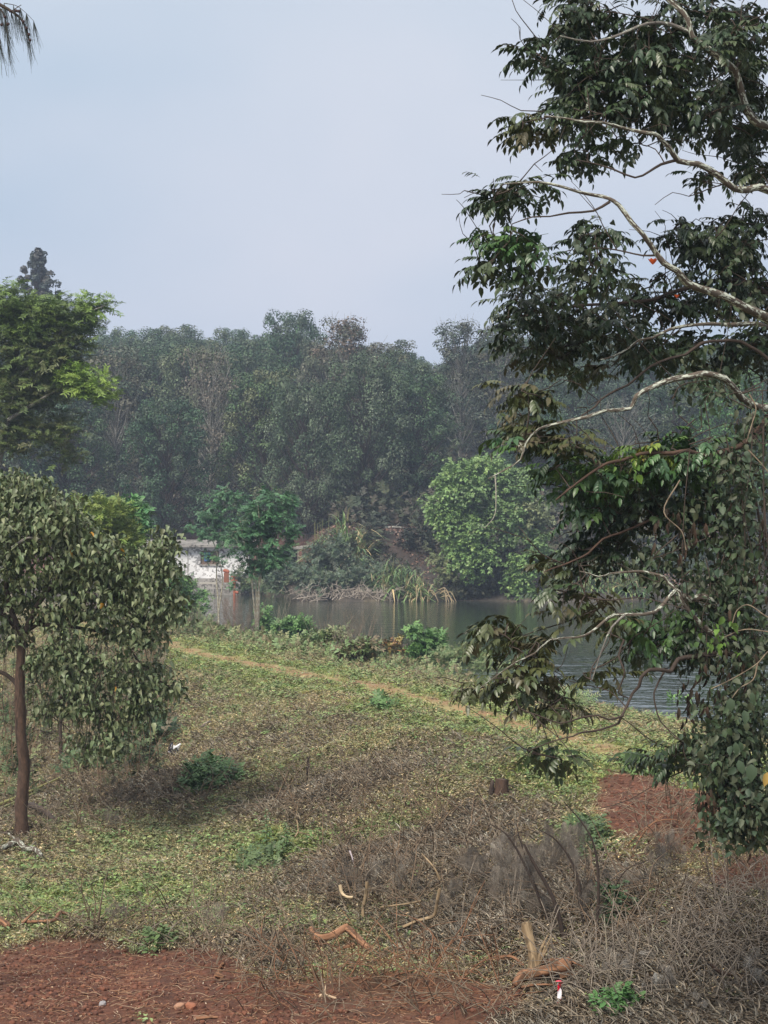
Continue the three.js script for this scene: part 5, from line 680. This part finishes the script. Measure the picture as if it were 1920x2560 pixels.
// thickets of low green leaves
{
  seed(720); const lg = shoot(9, 0.4, 0.42, 0.6, 0.012);
  for (const [px, py, rx, ry, h, n, label, pal] of [[525, 1965, 75, 30, 0.4, 210, 'dense dark green leafy clump on the slope right of the trunk', [[0.05, 0.105, 0.035], [0.065, 0.13, 0.04]]], [355, 1860, 75, 50, 0.5, 230, 'dark green bush beside the black and white bag', [[0.04, 0.085, 0.04], [0.055, 0.11, 0.045], [0.035, 0.065, 0.03]]], [960, 1768, 30, 12, 0.15, 40, 'small green weed patch just below the dirt path', [[0.08, 0.16, 0.05]]], [200, 1930, 60, 26, 0.3, 60, 'green leaves under the small left tree', [[0.05, 0.1, 0.04], [0.07, 0.13, 0.05]]], [1600, 1925, 50, 20, 0.25, 60, 'bright green tuft above the red soil mounds', [[0.12, 0.2, 0.06], [0.1, 0.17, 0.05]]], [1470, 2110, 40, 50, 0.3, 80, 'green weeds left of the red soil mounds', [[0.07, 0.12, 0.05], [0.09, 0.15, 0.055]]], [1535, 2300, 34, 36, 0.3, 60, 'dark green nettle-like patch amid the dry brush', [[0.045, 0.09, 0.035], [0.06, 0.11, 0.04]]], [1545, 2545, 60, 22, 0.22, 70, 'bright green plant at the bottom edge in grey brush', [[0.07, 0.17, 0.05], [0.09, 0.2, 0.055]]], [400, 2375, 30, 12, 0.18, 22, 'small green seedlings at the edge of the red soil', [[0.12, 0.19, 0.07]]], [665, 2170, 70, 30, 0.2, 70, 'low green nettles around the tall weed', [[0.08, 0.13, 0.05], [0.1, 0.15, 0.06]]]]) {
    const g = gnd(px, py), D = -g.z, t = thing('weed_clump', label, 'weeds', g, 'green weed clumps on the slope'), f = gnd(px, Math.min(2600, py + ry)), k = gnd(px, py - ry), az = Math.min(2.2, (f.z - k.z) / 2), ax = rx / F * D, list = [];
    for (let i = 0; i < n * 1.6; i++) { const a = R(0, 6.28), r = Math.sqrt(rnd()), x = g.x + Math.cos(a) * r * ax, z = g.z + Math.sin(a) * r * az, p = onGround(x, z, R(0, 1) * h * (1 - r * r * 0.8)); list.push({ m: frame(p.sub(g), V(gauss(), R(0, 1.1), gauss()), V(0, 1, 0.2), R(0.12, 0.24) * Math.max(1, D / 30)), c: jitter(pick(pal), 0.3) }); }
    instanced('foliage', lg, std(0xffffff, 0.5), list, t); const st = []; for (let i = 0; i < 6; i++) { const x = gauss() * ax * 0.4, z = gauss() * az * 0.4; st.push(tube([V(x, -0.05, z), V(x + gauss() * 0.05, h * 0.8, z)], [0.006, 0.003], 3, 1)); } part('stems', merge(st), barkBrown, t, 'stuff');
  }
  // two upright weeds
  for (const [px, py, top, w, label] of [[663, 2130, 2022, 16, 'tall upright green weed with stacked leaves'], [712, 2130, 2060, 14, 'shorter upright green weed right of the tall one']]) { const g = gnd(px, py), D = -g.z, h = (py - top) / F * D, t = thing('tall_weed', label, 'weed', g); part('stem', tube([V(0, -0.05, 0), V(0.03, h * 0.5, 0), V(0, h, 0)], [0.01, 0.005], 5, 2), std(lin(0.12, 0.16, 0.06)), t); const lf = leafGeo(0.5, 0.35, 0.15); for (let i = 0; i < 34; i++) { const q = (i + 0.5) / 34, a = i * 2.4; const m = part('leaf', lf, leafMat(pick([[0.08, 0.15, 0.055], [0.1, 0.18, 0.07]])), t); frame(V(0.02, h * (0.12 + 0.9 * q), 0), V(Math.cos(a), 0.15, Math.sin(a)), V(0, 1, 0), 0.12 * (1.1 - q * 0.6) * w / 15).decompose(m.position, m.quaternion, m.scale); } }
}

// ───────────────────────── felled brush, logs and roots in front ─────────────────────────
{
  seed(801);
  // heaps of fine grey dried sprays with their stems
  const hair = [0, 1, 2].map(() => { const gs = []; for (let i = 0; i < 34; i++) { const a = V(gauss() * 0.16, R(-0.03, 0.03), gauss() * 0.07), e = a.clone().add(V(gauss() * 0.3, -R(0.3, 1), gauss() * 0.3)); gs.push(tube([a, a.clone().lerp(e, 0.5).add(V(gauss() * 0.03, 0, gauss() * 0.03)), e], [0.004, 0.002], 3, 1)); } return merge(gs); });
  const hairM = std(0xffffff, 0.9);
  const heap = (name, label, px, py, stems, sprays, bits, m1 = woodDry, m2 = stickBrown) => {
    const b = gnd(px, py), t = thing(name, label, 'brush', b, 'heaps of felled dry brush'), nodes = [];
    for (const s of stems) { const g0 = gnd(s.p[0][0], s.p[0][1]); g0.z += s.dz ?? 0; g0.y = H(g0.x, g0.z) - 0.05; const D = -g0.z, Lm = limb([g0, ...s.p.slice(1)], [D, D - (s.lean ?? 0)], s.r0 ?? 0.016, s.r1 ?? 0.005, 5, 5, 0.1); part(s.name ?? 'stem', shifted(Lm.g, b), s.mat ?? stickDark, t); nodes.push(...Lm.nodes); }
    const ls = [[], [], []]; for (const [x0, y0, rx, ry, n, c, sz, dz] of sprays) for (let i = 0; i < n * 0.65; i++) { const qx = x0 + gauss() * rx * 0.7, qy = y0 + gauss() * ry * 0.7, base = gnd(qx, Math.min(2590, Math.max(qy + 4, py - 60 + gauss() * 60))); const D = Math.min(-base.z, 30) + (dz ?? 0) + gauss() * 0.3, p = at(qx, qy, D); p.y = Math.max(p.y, H(p.x, p.z) + 0.06); ls[i % 3].push({ m: frame(p.sub(b), V(gauss(), gauss() * 0.25, gauss()), V(gauss() * 0.6, 1, gauss() * 0.6), R(0.1, 0.3) * (sz ?? 1)), c: jitter(pick(c ? [[0.3, 0.28, 0.26], [0.42, 0.4, 0.37], [0.21, 0.195, 0.18]] : [[0.13, 0.112, 0.095], [0.2, 0.172, 0.145], [0.3, 0.262, 0.22], [0.09, 0.076, 0.066]]), 0.2) }); }
    ls.forEach((l, i) => l.length && instanced('dry_sprays', hair[i], hairM, l, t));
    const gs = []; for (const [x0, y0, rx, ry, n] of bits) for (let i = 0; i < n; i++) { const g = gnd(x0 + R(-rx, rx), Math.min(2600, y0 + R(-ry, ry))); g.y += R(-0.02, 0.22); const tall = rnd() < 0.14, L = R(0.2, 0.8), a = R(0, 6.28), e = g.clone().add(V(Math.cos(a) * L * (tall ? 0.6 : 1), tall ? R(0.3, 0.8) : R(-0.12, 0.4), Math.sin(a) * L)); e.y = Math.max(e.y, H(e.x, e.z) + 0.02); const m = g.clone().lerp(e, 0.5).add(V(gauss() * 0.07, R(0, 0.14), gauss() * 0.07)); gs.push(tube([g, m, e], [tall ? R(0.006, 0.01) : R(0.0035, 0.008), 0.0025], 4, 3)); }
    if (gs.length) { const h = Math.floor(gs.length / 2); part('twigs', shifted(merge(gs.slice(0, h)), b), m1, t, 'stuff'); part('twigs', shifted(merge(gs.slice(h)), b), m2, t, 'stuff'); }
  };
  heap('dry_brush', 'tall dry grey brush with dark arching stems behind the splintered stump', 1420, 2340, [
    { p: [[1490, 2360], [1495, 2180], [1480, 2100], [1450, 2050], [1410, 2005]], r0: 0.02 }, { p: [[1420, 2370], [1380, 2240], [1330, 2150], [1310, 2110]], r0: 0.03, r1: 0.012 }, { p: [[1310, 2115], [1270, 2090], [1225, 2060]].map((q, i) => i ? q : [1390, 2330]), r0: 0.018 }, { p: [[1460, 2330], [1440, 2180], [1390, 2100], [1340, 2070]], r0: 0.02 }, { p: [[1500, 2300], [1560, 2180], [1620, 2150]], r0: 0.012 }, { p: [[1380, 2320], [1300, 2100], [1290, 2060]], r0: 0.012 }, { p: [[1260, 2230], [1340, 2245], [1500, 2245], [1620, 2250]], mat: woodPale, r0: 0.014 }, { p: [[1490, 2130], [1540, 2120]], mat: woodPale, r0: 0.012 }, { p: [[1370, 2120], [1300, 2080], [1230, 2140]], r0: 0.01 }],
    [[1300, 2130, 70, 60, 110], [1400, 2110, 70, 60, 90], [1480, 2240, 44, 90, 130], [1350, 2260, 60, 40, 70], [1660, 2130, 70, 60, 100, 0, 1, 1.5], [1580, 2190, 60, 40, 40, 0, 1, 1], [1440, 2060, 50, 20, 24, 0, 1, 1], [1460, 2360, 40, 40, 50], [1320, 2180, 60, 60, 50], [1700, 2210, 60, 40, 26, 0, 1, 1]],
    [[1420, 2300, 230, 110, 200], [1600, 2300, 180, 70, 100]], stickGrey, stickBrown);
  heap('dry_brush', 'low dry grey-brown brush left of the splintered stump', 1080, 2330, [
    { p: [[960, 2260], [1060, 2252], [1180, 2242], [1280, 2262], [1340, 2285]], r0: 0.014, mat: stickDark }, { p: [[840, 2268], [900, 2272], [960, 2255], [1000, 2220]], r0: 0.012, mat: stickGrey }, { p: [[1150, 2360], [1160, 2250], [1170, 2200], [1190, 2140]], r0: 0.008, mat: stickGrey }, { p: [[1300, 2320], [1300, 2235], [1306, 2200]], r0: 0.009, mat: stickGrey }],
    [[1120, 2230, 90, 70, 120], [1040, 2360, 60, 60, 110], [1120, 2370, 50, 50, 90], [960, 2180, 100, 50, 50], [1180, 2140, 60, 40, 50], [1240, 2180, 50, 60, 60], [960, 2370, 30, 40, 30], [1200, 2290, 60, 50, 60], [850, 2170, 70, 50, 24]],
    [[1080, 2240, 220, 110, 300], [900, 2200, 120, 90, 150]]);
  heap('dry_brush', 'pale grey withered brush filling the lower right corner', 1740, 2480, [
    { p: [[1905, 2460], [1850, 2440], [1800, 2430], [1775, 2410]], r0: 0.028, r1: 0.015, mat: barkBrown }, { p: [[1700, 2475], [1790, 2420], [1880, 2360]], r0: 0.012, mat: stickGrey }, { p: [[1780, 2530], [1800, 2460], [1840, 2400], [1870, 2340]], r0: 0.012, mat: stickGrey }, { p: [[1600, 2400], [1660, 2440], [1760, 2530]], r0: 0.01, mat: stickGrey }, { p: [[1680, 2480], [1720, 2500], [1770, 2545]], r0: 0.01, mat: stickGrey }, { p: [[1785, 2290], [1850, 2240], [1925, 2190]], r0: 0.014, mat: stickGrey }, { p: [[1520, 2420], [1515, 2340], [1510, 2285]], r0: 0.012, mat: barkPale }],
    [[1480, 2480, 90, 50, 110, 1], [1640, 2450, 110, 50, 130, 1], [1780, 2480, 110, 60, 150, 1], [1880, 2420, 60, 70, 80, 1], [1400, 2520, 80, 40, 60, 1], [1560, 2400, 80, 40, 50, 1], [1700, 2540, 160, 20, 80, 1]],
    [[1680, 2450, 240, 90, 240], [1840, 2290, 90, 60, 120], [1450, 2470, 120, 60, 90]], stickGrey, stickGrey);
  heap('dry_brush', 'dark matted brush bank in the middle of the slope', 830, 2010, [{ p: [[770, 1940], [768, 1905], [776, 1890]], r0: 0.016, r1: 0.01, mat: stickDark }, { p: [[745, 2060], [742, 2030], [748, 2000]], r0: 0.012, mat: woodPale }, { p: [[550, 2105], [590, 2120], [635, 2130]], r0: 0.014, mat: stickDark }], [[860, 2000, 110, 40, 26], [680, 2030, 60, 30, 16]], [[850, 2000, 200, 60, 138], [680, 2040, 90, 40, 50], [980, 2060, 150, 50, 63], [1150, 2080, 110, 40, 46]]);
  heap('dry_brush', 'brown matted twigs on the slope right of the small left tree', 420, 1980, [{ p: [[285, 1925], [270, 1960], [258, 2000]], r0: 0.02, mat: woodPale }, { p: [[235, 2010], [233, 1970], [228, 1950]], r0: 0.012, mat: stickGrey }], [[300, 1960, 90, 40, 30]], [[400, 1970, 190, 55, 126], [200, 1960, 90, 40, 46]]);
  heap('dry_brush', 'dry vines and dead stems piled at the foot of the small left tree', 90, 2090, [{ p: [[0, 2080], [40, 2095], [70, 2110]], r0: 0.012, mat: stickGrey }], [[180, 2080, 40, 30, 26], [280, 2030, 30, 20, 14]], [[60, 2080, 70, 40, 54], [250, 2060, 60, 50, 37], [120, 1900, 120, 60, 50]]);
  heap('dry_brush', 'torn grass and roots heaped along the edge of the red soil', 640, 2400, [{ p: [[330, 2360], [380, 2320], [430, 2290]], r0: 0.012, mat: stickGrey }, { p: [[410, 2370], [430, 2320], [520, 2260]], r0: 0.01, mat: stickGrey }], [[560, 2270, 60, 16, 14], [290, 2265, 30, 16, 14]], [[640, 2390, 170, 45, 84], [560, 2300, 200, 40, 67], [860, 2490, 260, 50, 71], [200, 2325, 180, 20, 29]]);
  heap('dry_brush', 'orange roots and straw spilling down the red mounds at right', 1690, 2080, [{ p: [[1545, 2130], [1600, 2080], [1660, 2040]], r0: 0.016, mat: woodRoot }, { p: [[1560, 1985], [1640, 1990], [1720, 1998]], r0: 0.012, mat: stickDark }, { p: [[1570, 2135], [1630, 2060], [1690, 2050], [1740, 2080]], r0: 0.012, mat: woodRoot }, { p: [[1610, 2072], [1650, 2076]], r0: 0.016, mat: woodPale }], [], [[1690, 2090, 110, 50, 84], [1640, 2010, 90, 30, 29], [1860, 2210, 70, 50, 54], [1760, 2150, 90, 40, 37]]);

  heap('dry_brush', 'tangle of torn orange-brown roots and straw over the red soil in the centre', 950, 2460, [], [], [[900, 2470, 270, 60, 130], [1160, 2480, 150, 50, 70], [720, 2440, 130, 50, 40], [1000, 2540, 300, 30, 60], [300, 2345, 260, 16, 40]], woodRoot, woodDry);

  // single pieces: logs, roots, broken branches. Each lies where its points meet the ground
  const piece = (name, label, cat, pts, r, mat, o = {}) => { const P = pts.map(([px, py, up]) => { const g = gnd(px, Math.min(2640, py + (up ?? 0))); const q = up ? at(px, py, -g.z) : g.add(V(0, r * 0.6, 0)); return q.sub(EYE).multiplyScalar(0.982).add(EYE); }), b = P[0].clone(), t = thing(name, label, cat, b, o.group); part(o.part ?? 'wood', shifted(tube(P, [r, r * (o.taper ?? 0.6)], o.sides ?? 10, 9, o.rough ?? 0.26), b), mat, t); for (const e of o.extra ?? []) { const Q = e.pts.map(([px, py, up]) => { const g = gnd(px, Math.min(2640, py + (up ?? 0))); const q = up ? at(px, py, -g.z - (e.dz ?? 0)) : g.add(V(0, e.r * 0.6, e.dz ?? 0)); return q.sub(EYE).multiplyScalar(0.982).add(EYE); }); part(e.name ?? 'branch', shifted(tube(Q, [e.r, e.r * (e.taper ?? 0.5)], 8, 8, 0.26), b), e.mat ?? mat, t); } return t; };
  // thick log with cut end by the tape
  piece('log', 'thick orange-brown root log with a sawn end near the red and white tape', 'log', [[1288, 2462, 14], [1310, 2438, 24], [1350, 2430, 30], [1400, 2416, 36], [1428, 2410, 38]], 0.046, woodRoot, { taper: 1.35, sides: 14, part: 'log', extra: [{ name: 'root', pts: [[1330, 2425, 20], [1370, 2402, 50], [1420, 2402, 54], [1450, 2412, 40], [1480, 2428, 14]], r: 0.022, dz: -0.12 }, { name: 'root', pts: [[1400, 2440, 14], [1445, 2432, 8]], r: 0.035 }, { name: 'root', pts: [[1298, 2460, 10], [1278, 2470, 6], [1276, 2490, 4], [1262, 2510, 2]], r: 0.014 }, { name: 'root', pts: [[1300, 2468, 6], [1340, 2462, 8], [1392, 2462, 10]], r: 0.018 }, { name: 'root', pts: [[1240, 2395, 10], [1280, 2392, 26], [1310, 2412, 16]], r: 0.022, dz: -0.1 }] });
  // stump with splintered top
  { const g = gnd(1335, 2425).sub(EYE).multiplyScalar(0.968).add(EYE), D = -g.z, t = thing('stump', 'pale splintered stump standing in front of the dry brush', 'stump', g); const u = px => (px - 1335) / F * D, y = py => at(1335, py, D).y - g.y; seed(811);
    const pale = woodPale; const sg = []; sg.push(tube([V(u(1340), -0.25, 0), V(u(1332), y(2380), 0), V(u(1320), y(2330), 0), V(u(1314), y(2305), 0)], [0.06, 0.056, 0.052, 0.042], 13, 5, 0.3)); part('trunk', merge(sg), pale, t);
    for (const [x0, y0, x1, y1, r] of [[1306, 2330, 1304, 2308, 0.012], [1318, 2318, 1322, 2298, 0.012], [1312, 2315, 1310, 2300, 0.01], [1300, 2345, 1299, 2318, 0.012], [1326, 2325, 1328, 2304, 0.009]]) part('splinter', tube([V(u(x0), y(y0), 0.02), V(u(x1), y(y1), 0.03)], [r, 0.002], 5, 1), pale, t);
    for (const [x0, y0, x1, y1, x2, y2, r] of [[1345, 2410, 1352, 2370, 1372, 2330, 0.022], [1348, 2405, 1360, 2372, 1378, 2338, 0.02], [1350, 2400, 1366, 2370, 1374, 2352, 0.022], [1346, 2415, 1348, 2385, 1358, 2350, 0.018]]) part('splinter', tube([V(u(x0), y(y0), 0.03), V(u(x1), y(y1), 0.05), V(u(x2), y(y2), 0.04)], [r, r * 0.8, 0.003], 5, 2, 0.2), pale, t);
    part('bent_shoot', tube([V(u(1338), y(2345), -0.02), V(u(1330), y(2320), 0), V(u(1340), y(2304), 0.02), V(u(1362), y(2318), 0.03), V(u(1400), y(2360), 0.03), V(u(1430), y(2400), 0)], [0.009, 0.006], 5, 5), stickGrey, t); }
  piece('root', 'curved bark-stripped root arching over the red soil in the centre', 'root', [[780, 2324, 8], [798, 2344, 10], [832, 2338, 12], [866, 2316, 16]], 0.046, woodRoot, { taper: 0.85, sides: 12, extra: [{ name: 'root', pts: [[870, 2322, 14], [895, 2345, 10], [922, 2372, 6]], r: 0.045, taper: 0.7 }, { name: 'root', pts: [[884, 2360, 6], [840, 2376, 4], [798, 2400, 2]], r: 0.028 }] });
  piece('root', 'small upturned root stub standing in the soil', 'root', [[545, 2440, 2], [551, 2425, 8], [558, 2408, 34]], 0.034, woodRoot, { taper: 0.6, sides: 9, extra: [{ name: 'root', pts: [[540, 2436, 4], [560, 2442, 3]], r: 0.03 }] });
  piece('root', 'twisted orange root lying on grass at the left edge', 'root', [[62, 2305, 3], [100, 2304, 4], [134, 2300, 6], [146, 2286, 14], [152, 2280, 16], [168, 2284, 12]], 0.02, woodRoot, { taper: 1, extra: [{ name: 'root', pts: [[142, 2284, 12], [146, 2300, 3]], r: 0.014 }, { name: 'root', pts: [[55, 2310, 3], [80, 2285, 20], [102, 2266, 40]], r: 0.016 }] });
  piece('log', 'short sawn stump piece at the left frame edge', 'log', [[-6, 2300, 6], [14, 2308, 4], [22, 2316, 2]], 0.05, woodRoot, { taper: 0.7 });
  piece('branch', 'mossy grey crooked limb below the small left tree', 'branch', [[5, 2120, 4], [36, 2106, 10], [42, 2100, 16], [60, 2118, 8], [86, 2124, 6], [104, 2140, 2]], 0.042, barkLichen, { taper: 0.8, extra: [{ name: 'branch', pts: [[40, 2100, 12], [20, 2084, 18], [0, 2080, 20]], r: 0.018 }] });
  piece('branch', 'dark curved limb resting beside the base of the left trunk', 'branch', [[76, 2012, 20], [100, 2022, 18], [118, 2034, 14], [136, 2052, 4]], 0.055, barkDark, { taper: 0.7 });
  piece('pole', 'long yellow-green cane leaning behind the left trunk', 'cane', [[-20, 2018, 10], [60, 1985, 10], [150, 1944, 8]], 0.028, std(lin(0.28, 0.27, 0.08), 0.5), { taper: 0.7, rough: 0.05, part: 'cane', extra: [{ name: 'cane', pts: [[-10, 2026, 8], [70, 1990, 8], [120, 1964, 6]], r: 0.02, mat: std(lin(0.2, 0.2, 0.07), 0.5) }] });
  piece('branch', 'upright pale stake with stripped bark in the middle brush', 'branch', [[908, 2300, 4], [908, 2270, 34], [914, 2240, 64], [918, 2204, 100]], 0.022, woodPale, { taper: 1, extra: [{ name: 'branch', pts: [[914, 2200, 100], [920, 2182, 120], [942, 2160, 140]], r: 0.014, mat: stickGrey }] });
  piece('branch', 'pale peeled elbow-shaped stick left of the upright stake', 'branch', [[850, 2212, 60], [855, 2232, 40], [868, 2242, 32], [882, 2243, 30]], 0.022, std(lin(0.55, 0.43, 0.28), 0.8), { taper: 0.6 });
  piece('branch', 'long broken branch bent like an elbow amid the brush', 'branch', [[1008, 2318, 10], [1040, 2304, 20], [1085, 2288, 30], [1092, 2260, 60], [1100, 2222, 100]], 0.02, woodPale, { taper: 0.9, extra: [{ name: 'branch', pts: [[1100, 2198, 110], [1086, 2170, 140], [1055, 2135, 170]], r: 0.016 }, { name: 'branch', pts: [[1052, 2252, 60], [1000, 2262, 40], [950, 2268, 34]], r: 0.016 }] });
  piece('branch', 'forked bleached stick lying above the dry brush', 'branch', [[1203, 2090, 6], [1206, 2110, 4], [1216, 2125, 3]], 0.026, stickGrey, { extra: [{ name: 'branch', pts: [[1214, 2150, 2], [1222, 2128, 6], [1240, 2105, 8]], r: 0.022 }] });
  piece('branch', 'thin dark stick poking up on the upper slope', 'branch', [[766, 1936, 2], [772, 1915, 20], [769, 1892, 42]], 0.018, stickDark, {});
  piece('branch', 'whitish driftwood piece near the black and white bag', 'branch', [[505, 1816, 2], [518, 1806, 6], [530, 1804, 4]], 0.03, stickGrey, {});
  piece('branch', 'pale forked twig above the tall weed', 'branch', [[738, 2092, 3], [745, 2078, 10], [742, 2050, 30]], 0.014, woodPale, { extra: [{ name: 'branch', pts: [[745, 2080, 8], [775, 2088, 4]], r: 0.012 }] });
  piece('root', 'bundle of orange roots at the right of the debris field', 'root', [[960, 2470, 4], [1010, 2452, 6], [1045, 2428, 8]], 0.018, woodRoot, { extra: [{ name: 'root', pts: [[980, 2440, 5], [1040, 2424, 7]], r: 0.015 }, { name: 'root', pts: [[900, 2458, 4], [940, 2430, 6]], r: 0.012 }] });
  piece('branch', 'bone-like pale stick lying in the debris', 'branch', [[800, 2490, 3], [812, 2488, 4], [840, 2496, 3]], 0.02, std(lin(0.5, 0.36, 0.24), 0.8), { extra: [{ name: 'branch', pts: [[812, 2488, 3], [814, 2462, 14]], r: 0.012 }] });
  piece('branch', 'pale flat stick at the bottom edge of the red soil', 'branch', [[492, 2546, 2], [520, 2544, 3], [545, 2543, 3]], 0.02, woodRoot, {});
  // dark stump on the upper slope
  { const g = gnd(1250, 2000), t = thing('stump', 'small dark tree stump standing high on the slope', 'stump', g), D = -g.z, y = py => at(1250, py, D).y - g.y, u = px => (px - 1250) / F * D; part('trunk', tube([V(u(1250), -0.1, 0), V(u(1253), y(1970), 0), V(u(1256), y(1948), 0)], [0.14, 0.11, 0.1], 10, 3, 0.25), barkBrown, t); part('splinter', tube([V(u(1228), -0.05, 0), V(u(1229), y(1968), 0.05), V(u(1232), y(1952), 0)], [0.05, 0.03], 6, 2, 0.2), barkDark, t); }
  // brick pieces and a stone on the red soil
  const lump = (px, py, sx, sy, sz, mat, label, name, cat) => { const g = gnd(px, py), geo = new THREE.IcosahedronGeometry(1, 2), p = geo.attributes.position; for (let i = 0; i < p.count; i++) { const v = V(p.getX(i), p.getY(i), p.getZ(i)); v.x = Math.sign(v.x) * Math.abs(v.x) ** 0.6; v.y = Math.sign(v.y) * Math.abs(v.y) ** 0.6; v.z = Math.sign(v.z) * Math.abs(v.z) ** 0.6; const q = 0.85 + 0.3 * noise3(v.x * 2 + px, v.y * 2, v.z * 2); p.setXYZ(i, v.x * sx * q, v.y * sy * q, v.z * sz * q); } geo.computeVertexNormals(); const m = part(name, geo, mat, scene); m.position.copy(g).add(V(0, sy * 0.5, 0)); m.rotation.set(0.1, R(0, 3), 0.15); tag(m, label, cat); };
  lump(448, 2520, 0.05, 0.03, 0.04, std(lin(0.36, 0.2, 0.13)), 'pale orange brick fragment left of the larger one on the red soil', 'brick_fragment', 'brick'); lump(476, 2520, 0.055, 0.035, 0.045, std(lin(0.3, 0.12, 0.07)), 'larger reddish brick fragment on the red soil', 'brick_fragment', 'brick'); lump(256, 2512, 0.045, 0.02, 0.035, std(lin(0.28, 0.27, 0.28)), 'flat grey stone lying on the red track', 'stone', 'stone'); lump(136, 2418, 0.015, 0.012, 0.015, std(lin(0.6, 0.58, 0.56)), 'tiny white pebble on the red soil', 'pebble', 'stone');
}
// the red and white tape, and a scrap of it further back
{
  const g = gnd(1401, 2530), D = -g.z - 0.02, t = thing('barrier_tape', 'short hanging strip of red and white barrier tape', 'tape', g), tp = new THREE.CanvasTexture((() => { const c = document.createElement('canvas'); c.width = 64; c.height = 256; const x = c.getContext('2d'); x.fillStyle = '#efe9f2'; x.fillRect(0, 0, 64, 256); x.fillStyle = '#e01f3a'; for (const y of [-30, 170]) { x.beginPath(); x.moveTo(0, y + 50); x.lineTo(64, y); x.lineTo(64, y + 70); x.lineTo(0, y + 120); x.fill(); } return c; })()); tp.colorSpace = THREE.SRGBColorSpace;
  const pos = [], uv = [], idx = []; for (let i = 0; i <= 12; i++) for (let k = 0; k <= 3; k++) { const v = i / 12, u = k / 3, p = at(1393 + u * lerp(9, 11, v) + Math.sin(v * 5) * 1.2, 2458 + v * 58, D - 0.1); pos.push(p.x - g.x, p.y - g.y, p.z - g.z + 0.006 * Math.sin(v * 9 + u * 3) + 0.004 * Math.sin(u * 6)); uv.push(u, 1 - v); if (i && k) { const a = i * 4 + k; idx.push(a - 5, a - 1, a - 4, a - 4, a - 1, a); } }
  part('strip', mk(pos, null, uv, idx), new THREE.MeshPhysicalMaterial({ map: tp, roughness: 0.35, side: THREE.DoubleSide }), t); const k0 = at(1398, 2456, D - 0.1).sub(g); part('knot', tube([k0.clone().add(V(-0.03, 0.004, 0)), k0.clone().add(V(0, 0.012, 0.012)), k0.clone().add(V(0.03, -0.002, 0))], 0.012, 6, 3, 0.3), std(lin(0.7, 0.05, 0.1), 0.4), t); part('twig', tube([at(1380, 2455, D - 0.1).sub(g), at(1398, 2455, D - 0.12).sub(g), at(1420, 2453, D - 0.1).sub(g)], 0.006, 5, 2), stickGrey, t);
  const s = gnd(886, 2190), sc = thing('tape_scrap', 'thin twisted scrap of red and white tape caught on twigs', 'tape', s), q = (a, b) => at(a, b, -s.z - 0.3).sub(s); part('strip', tube([q(874, 2126), q(880, 2142), q(884, 2160)], [0.012, 0.008], 5, 3, 0.3), std(lin(0.75, 0.65, 0.7), 0.4), sc); part('red_strip', tube([q(884, 2160), q(892, 2176), q(898, 2188)], [0.006, 0.005], 5, 2), std(lin(0.6, 0.08, 0.12), 0.4), sc);
}
// the black and white bag on the slope
{
  const g = gnd(434, 1892), D = -g.z, t = thing('plastic_bag', 'crumpled black and white plastic bag lying on the slope', 'bag', g), q = (px, py, dz = 0) => { const p = at(px, py, D - dz).sub(g); return p; };
  const sheet = (out, cx, cy, th) => { const f = out.map(([x, y]) => q(x, y, th * 0.5)), c = q(cx, cy, th * 2.4), pos = [], idx = [], uv = []; for (const p of f) { pos.push(p.x, p.y, p.z); uv.push(0, 0); } pos.push(c.x, c.y, c.z); uv.push(0, 0); for (const p of f) { pos.push(p.x, p.y, p.z - th); uv.push(0, 0); } const n = f.length, b = n + 1; pos.push(c.x, c.y, c.z - th * 2); uv.push(0, 0); for (let i = 0; i < n; i++) { const j = (i + 1) % n; idx.push(n, i, j, b + n, b + j, b + i, i, b + i, j, j, b + i, b + j); } return mk(pos, null, uv, idx).toNonIndexed(); };
  const fl = g => { g.computeVertexNormals(); return g; }, blk = new THREE.MeshPhysicalMaterial({ color: lin(0.012, 0.011, 0.02), roughness: 0.3, side: THREE.DoubleSide }), wht = std(lin(0.85, 0.86, 0.9), 0.45);
  part('body', fl(sheet([[418, 1878], [421, 1868], [427, 1872], [432, 1880], [440, 1870], [446, 1876], [441, 1890], [434, 1896], [424, 1894], [418, 1888]], 431, 1884, 0.06)), blk, t); part('peak', fl(sheet([[420, 1878], [424, 1862], [430, 1855], [432, 1858], [432, 1870], [434, 1882]], 428, 1868, 0.03)), blk, t);
  part('white_flap', fl(sheet([[432, 1874], [433, 1862], [436, 1867], [450, 1858], [452, 1860], [448, 1870], [445, 1876], [442, 1870]], 441, 1868, 0.025)), wht, t); for (const [a, b, c, d] of [[420, 1879, 430, 1883], [432, 1885, 441, 1882], [427, 1871, 430, 1860]]) part('stripe', tube([q(a, b, 0.16), q(c, d, 0.16)], [0.007, 0.005], 5, 1), std(lin(0.6, 0.6, 0.66), 0.4), t);
}

shade(scene);
scene.updateMatrixWorld(true);
camera.near = 0.1; camera.far = 3000; camera.updateProjectionMatrix();
renderer.render(scene, camera);
